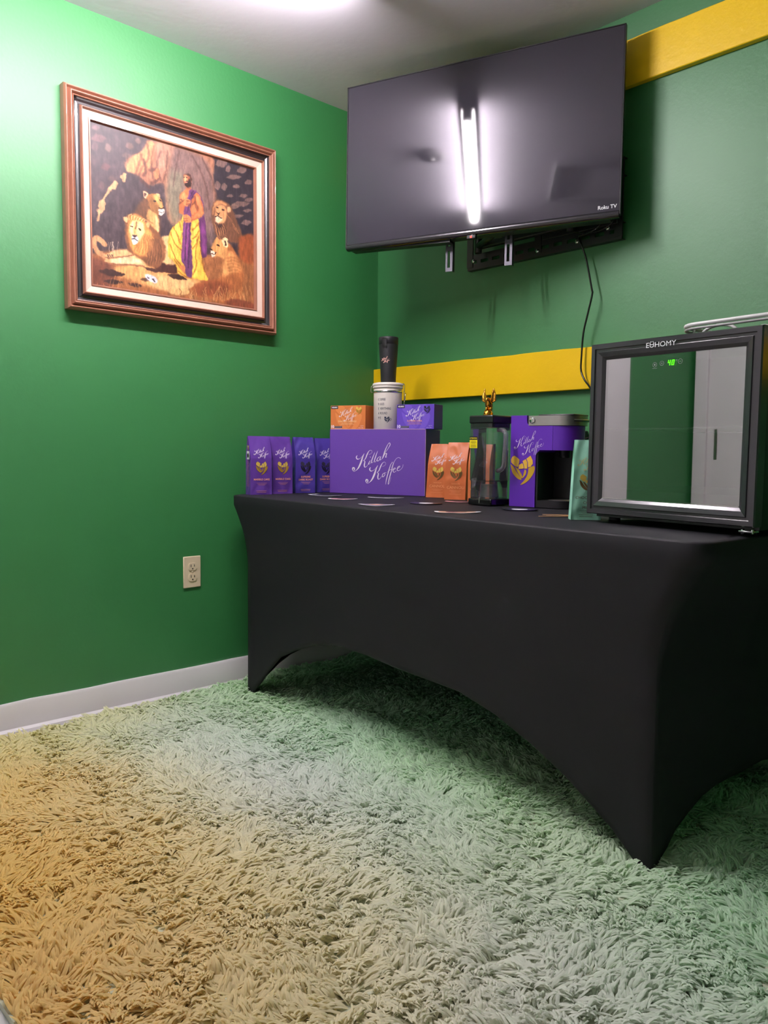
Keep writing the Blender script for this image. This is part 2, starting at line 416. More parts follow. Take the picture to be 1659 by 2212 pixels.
# ------------------------------------------------------------------ table under its stretch cover
TX0, TX1 = .058, 1.880          # table-top ends
TCX, TCY, TYAW = .984, -.4505, rad(-2.85)
TL, TW = 1.822, .76
def zt(x): return .727-.008*x    # the top sags slightly towards the cooler
def build_table():
    hx, hy = TL/2, TW/2
    inx, iny = .100, .010        # how far the legs stand in from the rim
    # perimeter parameter: four sides with dense corners
    side_s = [0,.006,.013,.022,.035,.055,.085,.13,.19,.26,.34,.42,.5,.58,.66,.74,.81,.87,.915,.945,.965,.978,.987,.994]
    arch_f = [(0,.0),(.018,.0),(.03,.02),(.045,.045),(.08,.105),(.126,.176),(.212,.239),(.278,.269),(.355,.284),(.426,.279),(.493,.270),(.613,.263),(.667,.259),(.719,.241),(.767,.217),(.813,.186),(.856,.155),(.897,.116),(.937,.071),(.967,.034),(.985,.0),(1,.0)]
    arch_e = [(0,0),(.03,0),(.07,.03),(.15,.075),(.24,.112),(.35,.130),(.5,.134),(.65,.130),(.76,.112),(.85,.075),(.93,.03),(.97,0),(1,0)]
    def itp(tab, s):
        for (a, va), (b, vb) in zip(tab, tab[1:]):
            if a <= s <= b: return va+(vb-va)*(s-a)/(b-a)
        return 0
    cols = []
    for side in range(4):
        for s in side_s: cols.append((side, s))
    rim_drop = .036
    NZ = 34
    P = []
    def ring_pt(side, s, ax, ay, r):
        # rounded rectangle of half sizes ax, ay ; side 0 front(-y) going +x, 1 right, 2 back, 3 left
        c = [(-ax,-ay),(ax,-ay),(ax,ay),(-ax,ay)]
        a = c[side]; b = c[(side+1) % 4]
        x = a[0]+(b[0]-a[0])*s; y = a[1]+(b[1]-a[1])*s
        # push into rounded corner
        dx = max(0, abs(x)-(ax-r)); dy = max(0, abs(y)-(ay-r))
        if dx > 0 and dy > 0:
            L = math.hypot(dx, dy)
            x = math.copysign(ax-r+dx/L*r, x); y = math.copysign(ay-r+dy/L*r, y)
        return x, y
    cy_, sy_ = math.cos(TYAW), math.sin(TYAW)
    def W(x, y, z): return (TCX+cy_*x-sy_*y, TCY+sy_*x+cy_*y, z)
    for side, s in cols:
        L = 2*hx if side % 2 == 0 else 2*hy
        hem = itp(arch_f, s if side == 0 else 1-s) if side % 2 == 0 else itp(arch_e, s)
        foot = min(s, 1-s)*L
        row = []
        x0, y0 = ring_pt(side, s, hx, hy, .05)
        ztop = zt(W(x0, y0, 0)[0])
        for t_ in (-.010, -.005, -.0015):       # rolled top edge
            xx, yy = ring_pt(side, s, hx+t_, hy+t_, .05); row.append(W(xx, yy, ztop+(-(t_+.010)*.25)))
        row.append(W(x0, y0, ztop-.005)); row.append(W(x0, y0, ztop-rim_drop))
        for k in range(1, NZ+1):
            v = k/NZ
            z = (ztop-rim_drop)*(1-v)+(hem+.012)*v
            tt = min(1, (ztop-rim_drop-z)/.265)
            cc = 1-(1-tt)**2.1                       # corner pulls in fast
            near = math.exp(-(foot/.34)**2)          # influence of the leg line
            lin_ = ((ztop-rim_drop-z)/(ztop-rim_drop))
            cm = .55*cc+.45*lin_
            vv = max(0, min(1, (ztop-rim_drop-z)/(ztop-rim_drop)))
            bulge = .20*math.sin(math.pi*vv)*cc
            along = cc+bulge; across = near*cc+(1-near)*(.25*cc+.6*lin_)
            if side % 2 == 0: ax, ay = hx-inx*along, hy-iny*across
            else: ax, ay = hx-inx*across, hy-iny*along
            r = .05*(1-tt)+.012*tt
            x, y = ring_pt(side, s, ax, ay, r)
            # pull-wrinkles near each foot
            if z < .34 and foot < .22:
                q = (1-z/.34)*math.exp(-((foot-.07)/.06)**2)
                d = .0035*q*math.sin(foot*230+z*9)
                if side == 0: y -= d
                elif side == 2: y += d
                elif side == 1: x += d
                else: x -= d
            row.append(W(x, y, z))
        # hem turned inwards
        px, py, pz = row[-1]; cx_, cy2 = TCX, TCY
        dx, dy = cx_-px, cy2-py
        if side % 2 == 0: ddx, ddy = 0, math.copysign(.012, dy)
        else: ddx, ddy = math.copysign(.012, dx), 0
        row.append((px+ddx*.5, py+ddy*.5, pz-.006)); row.append((px+ddx, py+ddy, pz+.002))
        P.append(row)
    mb = MB().grid(P, closed_u=True)
    # cloth top, a fan of quads towards the centre line
    n = len(cols); inner = []
    rings = [[P[i][0] for i in range(n)]]
    for f in (.85, .6, .3, 0.02):
        rg = []
        for i in range(n):
            x, y, z = P[i][0]
            lx = (x-TCX)*cy_+(y-TCY)*sy_; ly = -(x-TCX)*sy_+(y-TCY)*cy_
            ww = W(lx*(.97 if f > .5 else .95), ly*f, 0)
            rg.append((ww[0], ww[1], zt(ww[0])+.0025*(1-f)*0))
        rings.append(rg)
    mb.grid(rings, closed_v=True, smooth=True)
    last = rings[-1]
    mb.add(last, [tuple(range(n))], 0)
    cloth = mat('black_stretch_cloth', (25,24,29), .62, var=.06, scale=3, bump=.12, bscale=1500, spec=.28)
    t = mb.build('table', cloth)
    tag(t, 'long folding table under a fitted black stretch cover with arched sides', 'table')
    return t
build_table()

# ------------------------------------------------------------------ shag rug
DYE = [(0.95,-1.85,255,205,96),(1.30,-1.88,248,200,112),(0.51,-1.67,228,190,104),(0.23,-1.61,192,178,122),(0.15,-1.34,178,174,132),(0.74,-1.62,212,184,120),(1.14,-1.63,214,190,128),(0.74,-1.42,186,178,138),(0.40,-1.31,176,178,160),(0.39,-1.08,176,180,166),(0.69,-1.25,180,182,176),(1.19,-1.44,196,184,140),(1.48,-1.68,222,196,136),(1.63,-1.57,206,192,146),(0.94,-1.20,182,182,176),(0.30,-0.82,150,172,134),(0.70,-0.86,160,178,152),(1.21,-1.27,186,184,176),(1.46,-1.41,196,188,160),(1.23,-1.07,174,182,166),(1.11,-0.78,152,176,138),(1.38,-0.72,156,180,140),(1.49,-1.12,178,184,166),(1.67,-1.39,192,190,178),(1.85,-1.37,194,190,182),(1.81,-1.18,190,188,178),(1.62,-0.97,174,184,154),(1.97,-1.23,188,190,178),(1.81,-1.02,180,188,164),(2.07,-1.12,176,184,166),(1.95,-0.94,140,168,136),(2.04,-0.98,134,168,132),(0.93,-0.48,130,172,130),(0.43,-0.42,134,174,134),(1.79,-0.57,130,166,128),(2.3,-.5,134,170,134),(2.3,-1.7,235,195,130)]
RUG = (.028, 2.42, -1.975, -.03)
def dye(x, y):
    D = np.array(DYE, float); out = np.zeros((len(x), 3)); w = np.zeros(len(x))
    for d in D:
        k = np.exp(-((x-d[0])**2+(y-d[1])**2)/(2*.16**2))+1e-6/(1e-3+(x-d[0])**2+(y-d[1])**2)
        c = np.array(lin(d[2:5])); out += k[:, None]*c; w += k
    return out/w[:, None]
def vnoise(x, y, seed):
    r = np.random.default_rng(seed); g = r.random((257, 257))
    xi = np.floor(x).astype(int); yi = np.floor(y).astype(int); fx = x-xi; fy = y-yi
    fx = fx*fx*(3-2*fx); fy = fy*fy*(3-2*fy); xi %= 256; yi %= 256
    return g[xi, yi]*(1-fx)*(1-fy)+g[xi+1, yi]*fx*(1-fy)+g[xi, yi+1]*(1-fx)*fy+g[xi+1, yi+1]*fx*fy
def build_rug():
    x0, x1, y0, y1 = RUG
    base = MB(); N = 80; P = []
    for i in range(N+1):
        P.append([(x0+(x1-x0)*i/N, y0+(y1-y0)*j/N, .014) for j in range(N+1)])
    root = thing('shag_rug', 'thick shag rug tie-dyed yellow, grey and green covering the floor', 'rug', (0,0,0))
    b = MB().box(x0+.05, x1, y0, y1, 0.001, .012).build('backing', mat('rug_backing', (190,192,170), .9), root)
    area = (x1-x0)*(y1-y0)
    n = int(area*40000)
    x = rng.uniform(x0+.004, x1-.004, n); y = rng.uniform(y0+.004, y1-.004, n)
    # the edge along the left wall runs slightly askew
    x = x+np.clip(.072*(-.80-y), -.01, .08)*np.clip(1-(x-x0)/1.0, 0, 1)
    # tufts bunch together: each belongs to a jittered clump centre
    cs = .021
    ix = np.floor(x/cs+rng.normal(0, .33, n)).astype(int); iy = np.floor(y/cs+rng.normal(0, .33, n)).astype(int)
    hsh = (ix*73856093 ^ iy*19349663) & 0xffff
    tab = np.random.default_rng(3).random((65536, 6))
    J = tab[hsh]
    cxx = (ix+J[:, 0])*cs; cyy = (iy+J[:, 1])*cs
    th = (vnoise(cxx*5.5+9, cyy*5.5+40, 11)*2.2+vnoise(cxx*16+3, cyy*16+7, 12)*1.1)*math.pi+(J[:, 2]-.5)*1.5
    L = .034+.022*J[:, 3]
    lie = .62+.42*vnoise(cxx*9+50, cyy*9+5, 13)              # how flat the clump lies
    tipx = cxx+np.cos(th)*L*lie; tipy = cyy+np.sin(th)*L*lie
    jit = .0042
    tx = x+(tipx-x)*.82+rng.normal(0, jit, n); ty = y+(tipy-y)*.82+rng.normal(0, jit, n)
    lay = np.hypot(tx-x, ty-y)
    H = np.clip(np.sqrt(np.maximum(.0002, (.9*L)**2-lay**2))*.62, .012, .034)+rng.normal(0, .0022, n)
    # keep the pile inside its own outline and under the wall trim
    tx = np.clip(tx, x0-.004, x1+.02); ty = np.clip(ty, y0-.03, y1)
    H = np.maximum(H, .010)
    K = 5
    ts = np.array([0, .3, .58, .82, 1.0]); wd = np.array([.0021, .0026, .0026, .0020, .0006])
    dx = tx-x; dy = ty-y; d = np.maximum(np.hypot(dx, dy), 1e-4); ux, uy = -dy/d, dx/d
    tw = rng.normal(0, .5, n); px = ux*np.cos(tw)-uy*np.sin(tw); py = ux*np.sin(tw)+uy*np.cos(tw)
    ws = rng.uniform(.75, 1.35, n)
    sw = rng.normal(0, .0035, n)
    V = np.zeros((n, K, 3, 3), np.float32)
    for k in range(K):
        t = ts[k]; hz = H*(1-(1-t)**1.7); q = t**1.35
        cx_ = x+dx*q+ux*sw*math.sin(t*math.pi); cy_ = y+dy*q+uy*sw*math.sin(t*math.pi); cz = .012+hz-.004*t**4
        w = wd[k]*ws
        V[:, k, 0] = np.stack([cx_-px*w, cy_-py*w, cz-w*.35], 1)
        V[:, k, 1] = np.stack([cx_, cy_, cz+w*.45], 1)
        V[:, k, 2] = np.stack([cx_+px*w, cy_+py*w, cz-w*.35], 1)
    nv = n*K*3
    idx = np.arange(n)[:, None]*(K*3)
    quads = []
    for k in range(K-1):
        for j in range(2):
            a = k*3+j; quads.append([a, a+1, a+4, a+3])
    quads = np.array(quads)
    F = (idx[:, :, None]+quads[None]).reshape(-1, 4)
    me = bpy.data.meshes.new('pile')
    me.vertices.add(nv); me.vertices.foreach_set('co', V.reshape(-1))
    nf = len(F)
    me.loops.add(nf*4); me.loops.foreach_set('vertex_index', F.reshape(-1).astype(np.int32))
    me.polygons.add(nf); me.polygons.foreach_set('loop_start', np.arange(0, nf*4, 4, dtype=np.int32))
    me.update(calc_edges=True)
    me.polygons.foreach_set('use_smooth', np.ones(nf, bool))
    col = (dye(x, y)/.50)**.74*np.array([.98, 1.01, 1.03])*.54*rng.uniform(.84, 1.12, n)[:, None]*(.92+.16*J[:, 4])[:, None]
    C4 = np.ones((n, K*3, 4), np.float32); C4[:, :, :3] = (col*RUG_GAIN*np.minimum(1, .93/np.max(col*RUG_GAIN, axis=1))[:, None])[:, None, :]
    ca = me.color_attributes.new('Col', 'FLOAT_COLOR', 'POINT'); ca.data.foreach_set('color', C4.reshape(-1))
    me.materials.append(attr_mat('dyed_shag_pile', .8, .1, sheen=.25, trl=.45))
    o = bpy.data.objects.new('pile', me); COL.objects.link(o); o.parent = root
    o['kind'] = 'stuff'
RUG_GAIN = 1.9
build_rug()

# ------------------------------------------------------------------ wall outlets
def outlet(y, z):
    t = thing('wall_outlet', 'cream double power outlet low on the green left wall', 'power outlet', (0, y, z), rot=(0, 0, rad(90)))
    # local frame: x along wall, -y into room
    cream = mat('cream_plastic', (226,208,176), .35)
    P = MB().box(-.035,.035,-.006,.0,-.057,.057,.0028); P.build('cover_plate', cream, t)
    MB().lathe([(0,-.0075),(.003,-.0075),(.0035,-.006)], axis='y', n=12).build('screw', cream, t)
    for s in (1, -1):
        poly = []
        for i in range(28):
            a = 2*math.pi*i/28; poly.append((.0172*math.cos(a), max(-.0135, min(.0135, .0172*math.sin(a)))+s*.0195))
        r = MB().prism(poly, -.0085, -.005).build('receptacle', cream, t)
        sl = MB().box(-.0078,-.0056,-.0092,-.0083,s*.0195-.001,s*.0195+.0085).box(.0056,.0078,-.0092,-.0083,s*.0195,s*.0195+.0075)
        sl.lathe([(0,-.0092),(.0026,-.0092),(.0026,-.008)], axis='y', n=12, org=(0,0,s*.0195-.0075))
        sl.build('slots', mat('slot_dark', (30,24,20), .6), r)
    return t
outlet(-.908, .448)
def hidden_outlet():
    t = thing('wall_outlet', 'grey-beige outlet plate on the back wall behind the coffee maker', 'power outlet', (1.01, 0, .865))
    MB().box(-.035,.035,-.006,0,-.057,.057,.0028).build('cover_plate', mat('beige_plate',(150,138,122),.45), t)
    p = MB().box(.008,.05,-.032,-.006,.045,.095,.004).build('plug_adapter', mat('grey_plastic', (62,60,62), .5), t)
hidden_outlet()

# ------------------------------------------------------------------ framed painting
def homography(src, dst):
    A = []; b = []
    for (x, y), (u, v) in zip(src, dst):
        A.append([x, y, 1, 0, 0, 0, -u*x, -u*y]); b.append(u)
        A.append([0, 0, 0, x, y, 1, -v*x, -v*y]); b.append(v)
    h = np.linalg.solve(np.array(A, float), np.array(b, float)); return np.append(h, 1).reshape(3, 3)
class Canvas:
    """a small software brush: everything is painted into the picture's own plane"""
    def __init__(s, w, h, quad):
        s.w, s.h = w, h; s.a = np.zeros((h, w, 3)); s.H = homography(quad, [(0,0),(w,0),(w,h),(0,h)])
        s.X, s.Y = np.meshgrid(np.arange(w)+.5, np.arange(h)+.5)
    def T(s, pts, fr):
        o, k = {'A': ((130,160),3.4563), 'L': ((190,230),5.671), 'R': ((360,330),6.145)}[fr]
        p = np.array([(o[0]+q[0]/k, o[1]+q[1]/k, 1) for q in pts]); r = p@s.H.T
        return r[:, :2]/r[:, 2:]
    def blend(s, m, c, a=1.0):
        m = (m*a)[..., None]; s.a = s.a*(1-m)+np.array(c, float)*m
    @staticmethod
    def blur(m, r):
        r = int(round(r))
        if r < 1: return m
        for ax in (0, 1):
            for _ in range(2):
                p = np.pad(m, [(r+1, r) if i == ax else (0, 0) for i in range(2)], mode='edge').cumsum(ax)
                n = m.shape[ax]
                m = (np.take(p, np.arange(2*r+1, 2*r+1+n), ax)-np.take(p, np.arange(0, n), ax))/(2*r+1)
        return m
    def poly(s, c, pts, fr='A', blur=1, a=1.0, smooth=True, grain=0):
        q = s.T(pts, fr)
        if smooth: q = np.array(catmull([tuple(v) for v in q]+[tuple(q[0])], 4))
        m = np.zeros((s.h, s.w), bool); n = len(q); j = n-1
        for i in range(n):
            xi, yi = q[i]; xj, yj = q[j]
            if abs(yj-yi) > 1e-9:
                cnd = ((yi > s.Y) != (yj > s.Y)) & (s.X < (xj-xi)*(s.Y-yi)/(yj-yi)+xi); m ^= cnd
            j = i
        m = s.blur(m.astype(float), blur*.62)
        if grain: m = m*(1-grain*s.N)
        s.blend(m, c, a)
    def line(s, c, pts, w=2.0, fr='A', a=1.0, blur=0):
        w = w*1.15; q = catmull([tuple(v) for v in s.T(pts, fr)], 6); D = np.full((s.h, s.w), 1e9)
        for k in range(len(q)-1):
            (ax, ay), (bx, by) = q[k], q[k+1]
            x0 = max(0, int(min(ax, bx)-w-2)); x1 = min(s.w, int(max(ax, bx)+w+3)); y0 = max(0, int(min(ay, by)-w-2)); y1 = min(s.h, int(max(ay, by)+w+3))
            if x1 <= x0 or y1 <= y0: continue
            X = s.X[y0:y1, x0:x1]; Y = s.Y[y0:y1, x0:x1]; L2 = (bx-ax)**2+(by-ay)**2+1e-9
            t = np.clip(((X-ax)*(bx-ax)+(Y-ay)*(by-ay))/L2, 0, 1)
            D[y0:y1, x0:x1] = np.minimum(D[y0:y1, x0:x1], np.hypot(X-ax-t*(bx-ax), Y-ay-t*(by-ay)))
        m = np.clip(w/2+.5-D, 0, 1)
        if blur: m = s.blur(m, blur)
        s.blend(m, c, a)

def paint_canvas():
    C = Canvas(620, 521, [(207.5,254),(557.7,362.5),(557.7,667.8),(209.6,608.5)])
    u = C.X/C.w; v = C.Y/C.h
    n1 = vnoise(C.X/9, C.Y/14, 21); n2 = vnoise(C.X/30, C.Y/40, 22); n3 = vnoise(C.X/4, C.Y/4, 23); C.N = n3
    C.a[:] = (44, 33, 36)
    C.a += (n1*18+n2*16)[..., None]*np.array([1, .8, .85])
    P, S = C.poly, C.line
    # ground
    P((150,92,56), [(200,1330),(480,1290),(900,1330),(1500,1400),(1500,1800),(200,1620)], 'A', 6)
    P((222,158,96), [(420,1420),(640,1390),(830,1440),(1000,1500),(1080,1540),(900,1600),(700,1570),(520,1500),(380,1450)], 'A', 8)
    P((236,182,122), [(650,1470),(900,1500),(1040,1550),(950,1610),(780,1590),(690,1540)], 'A', 7)
    P((96,52,42), [(240,1330),(420,1400),(420,1560),(240,1540)], 'A', 10, .8)
    for c, pts in [((58,34,30), [(320,1440),(400,1432),(520,1476),(430,1486),(340,1460)]), ((48,30,28), [(350,1520),(420,1508),(500,1530),(420,1545)]),
                   ((60,36,32), [(540,1540),(610,1545),(640,1568),(560,1562)]), ((70,40,34), [(650,1420),(740,1435),(800,1465),(700,1450)]),
                   ((62,36,30), [(830,1480),(900,1475),(980,1520),(890,1515)]), ((66,34,28), [(760,1385),(900,1400),(905,1470),(790,1460),(740,1430)])]:
        P(c, pts, 'A', 2)
    # rock wall with shaft of light
    P((150,98,74), [(690,480),(820,500),(1100,570),(1190,640),(1180,760),(1200,900),(1150,1180),(1100,1100),(860,1100),(820,860),(800,800),(700,810),(640,760),(560,700),(520,650),(560,600),(650,560)], 'A', 5)
    P((112,86,82), [(880,520),(1050,580),(1160,700),(1200,1100),(1160,1300),(1060,1100),(900,1050),(840,820)], 'A', 14, .9)
    P((120,112,92), [(860,700),(960,740),(940,900),(930,1060),(870,1100),(830,900)], 'A', 16, .8)
    P((190,140,120), [(760,490),(880,520),(840,640),(790,760),(760,640)], 'A', 12, .55)
    P((206,138,92), [(570,600),(650,560),(700,490),(740,490),(735,600),(700,680),(650,720),(570,720),(530,690)], 'A', 4, .9)
    for pts in [[(690,500),(700,600),(640,700),(620,760)], [(740,520),(720,640),(730,760)], [(790,560),(760,660),(790,780)], [(650,580),(620,680),(600,740)], [(840,560),(830,700),(800,800)], [(930,560),(900,700),(880,820)], [(1020,600),(1080,700),(1130,850),(1150,1000)], [(1100,620),(1180,800),(1200,900)]]:
        S((66,40,38), pts, 5, 'A', .6, 2)
    for pts in [[(660,620),(680,690),(660,740)], [(710,700),(760,700),(770,760),(720,800)], [(640,770),(680,810),(700,830)]]:
        S((70,38,34), pts, 9, 'A', .75, 2)
    P((210,120,78), [(745,700),(770,690),(775,750),(750,765),(735,735)], 'A', 2, .8)
    # stones left
    for (x, y, w, h, c) in [(330,460,60,30,(110,74,76)),(400,530,26,34,(120,92,84)),(300,520,28,40,(96,68,72)),(380,670,36,30,(104,66,68)),(470,400,40,20,(84,62,66)),(560,520,30,26,(120,88,80)),
                            (540,590,40,20,(104,78,74)),(430,760,34,20,(90,66,64)),(350,810,30,30,(86,62,62)),(310,380,30,18,(112,80,82)),(620,480,24,20,(130,98,88)),(290,620,22,40,(74,54,58))]:
        P(c, [(x-w,y+h*.3),(x-w*.4,y-h),(x+w*.6,y-h*.6),(x+w,y+h*.2),(x+w*.2,y+h)], 'A', 3, .65)
    for pts, w in [([(500,750),(520,730),(515,775)], 10), ([(410,835),(455,790),(440,825)], 11), ([(400,850),(375,890),(350,940)], 6), ([(335,960),(360,930),(350,985),(325,1000)], 12), ([(325,1010),(318,1070)], 6)]:
        S((214,160,112), pts, w, 'A', .9, 1)
    # right hand leaves and stones
    P((46,38,44), [(1190,620),(1480,700),(1480,1240),(1330,1200),(1240,960),(1190,820)], 'A', 5)
    for x, y, w, h in [(1240,650,46,40),(1210,820,24,34),(1260,830,22,30),(1330,760,60,18),(1390,710,40,22),(1350,830,30,16),(1400,900,34,14),(1300,900,26,12),(1380,960,70,20),(1440,930,36,14),(1360,1050,46,14),(1430,1010,36,12),(1420,1100,40,20),(1290,700,20,26),(1440,800,30,20),(1330,980,40,16)]:
        P((150,112,98), [(x-w,y+h*.4),(x-w*.2,y-h),(x+w,y-h*.3),(x+w*.3,y+h)], 'A', 2, .6)
    # lioness standing at the back
    P((96,62,44), [(560,1060),(640,930),(700,900),(770,1010),(765,1200),(600,1200),(520,1150)], 'A', 8)
    P((206,146,88), [(800,1220),(905,1290),(925,1420),(915,1520),(870,1500),(790,1400),(780,1300)], 'L', 4)
    P((236,186,130), [(880,1300),(915,1350),(922,1500),(890,1490)], 'L', 3)
    P((150,98,58), [(735,1010),(770,1005),(805,1040),(870,1040),(945,1090),(985,1190),(990,1260),(960,1305),(920,1300),(860,1260),(810,1200),(790,1110),(760,1100)], 'L', 2)
    P((214,156,92), [(850,1050),(910,1060),(945,1110),(975,1200),(950,1215),(900,1140),(860,1090)], 'L', 3)
    P((222,176,140), [(735,1012),(765,1010),(795,1040),(768,1098),(745,1070)], 'L', 2); P((80,50,44), [(750,1030),(775,1040),(762,1080)], 'L', 1)
    P((214,160,110), [(895,1045),(925,1035),(942,1060),(935,1085),(905,1060)], 'L', 1)
    P((245,228,216), [(920,1230),(985,1235),(990,1265),(960,1305),(925,1290)], 'L', 2)
    S((40,24,24), [(935,1212),(960,1222),(988,1215)], 4, 'L'); S((50,30,28), [(925,1260),(960,1270),(985,1258)], 2, 'L'); S((50,30,26), [(865,1125),(885,1135)], 4, 'L'); S((50,30,26), [(940,1120),(955,1130)], 3, 'L')
    # tail
    S((198,140,96), [(260,1650),(200,1590),(150,1575),(130,1640),(160,1720),(250,1790)], 15, 'L', 1, 1)
    # big lion: body, paws, mane, face
    P((232,178,122), [(960,1560),(1040,1560),(1050,1700),(1080,1850),(1150,1900),(1000,1900),(900,1800)], 'L', 4)
    P((226,170,116), [(270,1775),(360,1730),(500,1715),(640,1790),(740,1860),(750,1920),(560,1905),(340,1890),(255,1860),(265,1810)], 'L', 4)
    P((246,204,156), [(330,1830),(560,1810),(720,1880),(560,1890),(350,1880)], 'L', 5)
    S((130,80,58), [(262,1810),(360,1815),(520,1800),(620,1790)], 4, 'L', .9, 1); S((120,70,52), [(255,1865),(350,1888),(500,1900),(740,1925)], 4, 'L', .8, 1)
    for x in (300, 325, 350): S((90,60,52), [(x,1780),(x+8,1800)], 4, 'L', .8)
    P((120,74,48), [(500,1330),(560,1290),(650,1275),(720,1320),(800,1400),(900,1500),(990,1640),(1000,1760),(980,1860),(900,1950),(800,1920),(730,1850),(640,1800),(560,1740),(520,1600),(510,1450)], 'L', 4)
    P((224,144,76), [(560,1310),(640,1285),(720,1340),(790,1440),(850,1560),(840,1680),(760,1790),(660,1790),(600,1720),(560,1640),(545,1500)], 'L', 7)
    for i in range(26):
        a = i/25; x0 = 640+a*200; y0 = 1500+a*60
        S([(84,50,38),(246,176,104),(150,88,52)][i % 3], [(x0,y0),(x0+20+30*a,y0+120),(x0-10+60*a,y0+230+60*a)], 2.4, 'L', .42, 1)
    for i in range(14):
        a = i/13; S([(250,196,130),(130,74,44)][i % 2], [(560+a*190,1340+a*30),(560+a*230,1300+a*60),(590+a*260,1290+a*110)], 3, 'L', .6)
    for i in range(12):
        a = i/11; S([(70,44,38),(150,96,66)][i % 2], [(820+a*110,1600),(800+a*170,1750),(770+a*170,1900)], 3.4, 'L', .42, 1)
    P((250,204,140), [(570,1400),(610,1365),(690,1370),(745,1420),(750,1500),(720,1560),(680,1620),(640,1650),(590,1620),(570,1540),(560,1460)], 'L', 3)
    P((236,170,100), [(630,1380),(660,1380),(655,1440),(650,1520),(620,1540),(615,1450)], 'L', 3, .8)
    S((96,56,40), [(648,1385),(655,1430),(640,1460)], 4, 'L', .8, 1); S((70,40,30), [(580,1432),(600,1442)], 4, 'L'); S((70,40,30), [(682,1470),(705,1482)], 4, 'L')
    P((252,240,240), [(585,1570),(615,1540),(650,1555),(672,1580),(668,1620),(640,1650),(600,1640)], 'L', 2)
    P((70,44,44), [(600,1535),(640,1540),(655,1552),(625,1572),(605,1555)], 'L', 1); S((60,40,46), [(590,1590),(625,1585),(668,1610)], 3, 'L')
    P((226,168,118), [(495,1320),(530,1310),(550,1340),(530,1380),(505,1365)], 'L', 2); P((232,170,110), [(770,1400),(800,1385),(815,1410),(800,1450),(775,1440)], 'L', 2)
    # man in a draped robe
    P((236,176,70), [(250,880),(290,780),(330,850),(490,860),(500,960),(500,1120),(520,1350),(560,1560),(610,1660),(540,1672),(390,1640),(300,1620),(200,1570),(195,1500),(140,1400),(75,1350),(80,1150),(90,1040),(150,950)], 'R', 2)
    P((252,216,96), [(110,1060),(170,960),(240,880),(250,1000),(200,1200),(220,1400),(150,1380),(100,1300)], 'R', 5, .8)
    P((252,210,92), [(420,900),(480,960),(470,1150),(430,1400),(470,1600),(400,1600),(400,1300),(390,1100)], 'R', 5, .8)
    for pts in [[(150,960),(200,1060),(240,1180)], [(110,1030),(170,1180),(250,1260)], [(100,1180),(170,1350),(260,1500)], [(230,890),(250,1000)], [(400,1000),(450,960),(490,900)], [(400,1110),(450,1080),(490,1000)], [(400,1250),(450,1180),(480,1080)],
                [(480,1100),(440,1300),(450,1480),(400,1600)], [(210,1540),(280,1600),(380,1640)], [(160,1380),(220,1480),(310,1580)], [(500,1150),(530,1400),(560,1560)]]:
        S((150,88,30), pts, 4, 'R', .8, 1)
    P((200,120,76), [(230,1470),(300,1480),(310,1560),(270,1560)], 'R', 3)
    P((90,44,84), [(400,470),(470,500),(550,640),(560,820),(585,1000),(590,1300),(560,1370),(520,1340),(500,1000),(490,860),(560,790),(480,560)], 'R', 2)
    P((130,62,120), [(520,880),(570,1000),(580,1280),(540,1300),(515,1050)], 'R', 4, .7)
    # torso and arms
    P((176,96,58), [(300,480),(330,440),(380,440),(440,500),(480,520),(530,620),(555,720),(545,800),(480,850),(400,880),(310,910),(290,880),(300,830),(280,790),(230,770),(225,700),(240,620),(235,540),(270,500)], 'R', 2)
    P((226,146,90), [(250,540),(300,500),(330,560),(300,620),(250,620),(245,580)], 'R', 4, .85)
    P((216,136,84), [(390,700),(440,650),(450,740),(420,800),(385,780)], 'R', 4, .8)
    P((214,124,76), [(440,560),(480,560),(530,680),(540,770),(500,820),(400,850),(330,870),(310,840),(400,810),(480,770),(480,700)], 'R', 3, .85)
    P((84,42,34), [(430,640),(450,620),(480,700),(470,760),(450,720)], 'R', 3, .6)
    for pts in [[(440,560),(435,640),(400,660)], [(250,590),(290,620),(330,600)], [(230,650),(270,620),(310,600)]]: S((96,48,36), pts, 4, 'R', .8, 1)
    # sash
    P((104,56,98), [(380,450),(450,490),(420,560),(380,600),(360,680),(385,760),(385,900),(380,1100),(395,1350),(390,1620),(310,1590),(300,1480),(250,1380),(262,1150),(280,920),(290,780),(300,690),(340,560)], 'R', 2)
    P((138,66,122), [(300,920),(360,930),(350,1100),(340,1300),(300,1400),(270,1350),(280,1100)], 'R', 5, .8)
    for pts in [[(420,480),(360,600),(340,760)], [(440,500),(390,590),(370,700)], [(330,900),(310,1150),(300,1400)], [(370,900),(355,1200),(340,1500)]]: S((56,28,60), pts, 4, 'R', .8, 1)
    P((206,120,74), [(280,620),(320,590),(365,600),(372,630),(340,680),(290,670)], 'R', 2); P((210,124,76), [(290,800),(330,790),(380,830),(385,880),(320,905),(285,860)], 'R', 2)
    for y in (615, 640, 660): S((120,64,44), [(320,y),(365,y+4)], 2, 'R')
    for y in (840, 865, 885): S((120,64,44), [(290,y+4),(340,y-2)], 2, 'R')
    # head
    P((150,82,56), [(290,270),(330,255),(370,265),(395,310),(395,380),(385,430),(380,460),(330,460),(305,400),(288,350)], 'R', 2)
    P((206,132,90), [(293,285),(325,270),(345,300),(345,360),(320,380),(298,360),(288,330)], 'R', 3)
    P((34,20,20), [(300,385),(325,345),(350,355),(375,330),(392,360),(385,425),(340,432),(310,415)], 'R', 2, .92)
    P((40,24,24), [(300,262),(340,250),(385,280),(400,340),(385,345),(370,290),(330,265)], 'R', 2, .8)
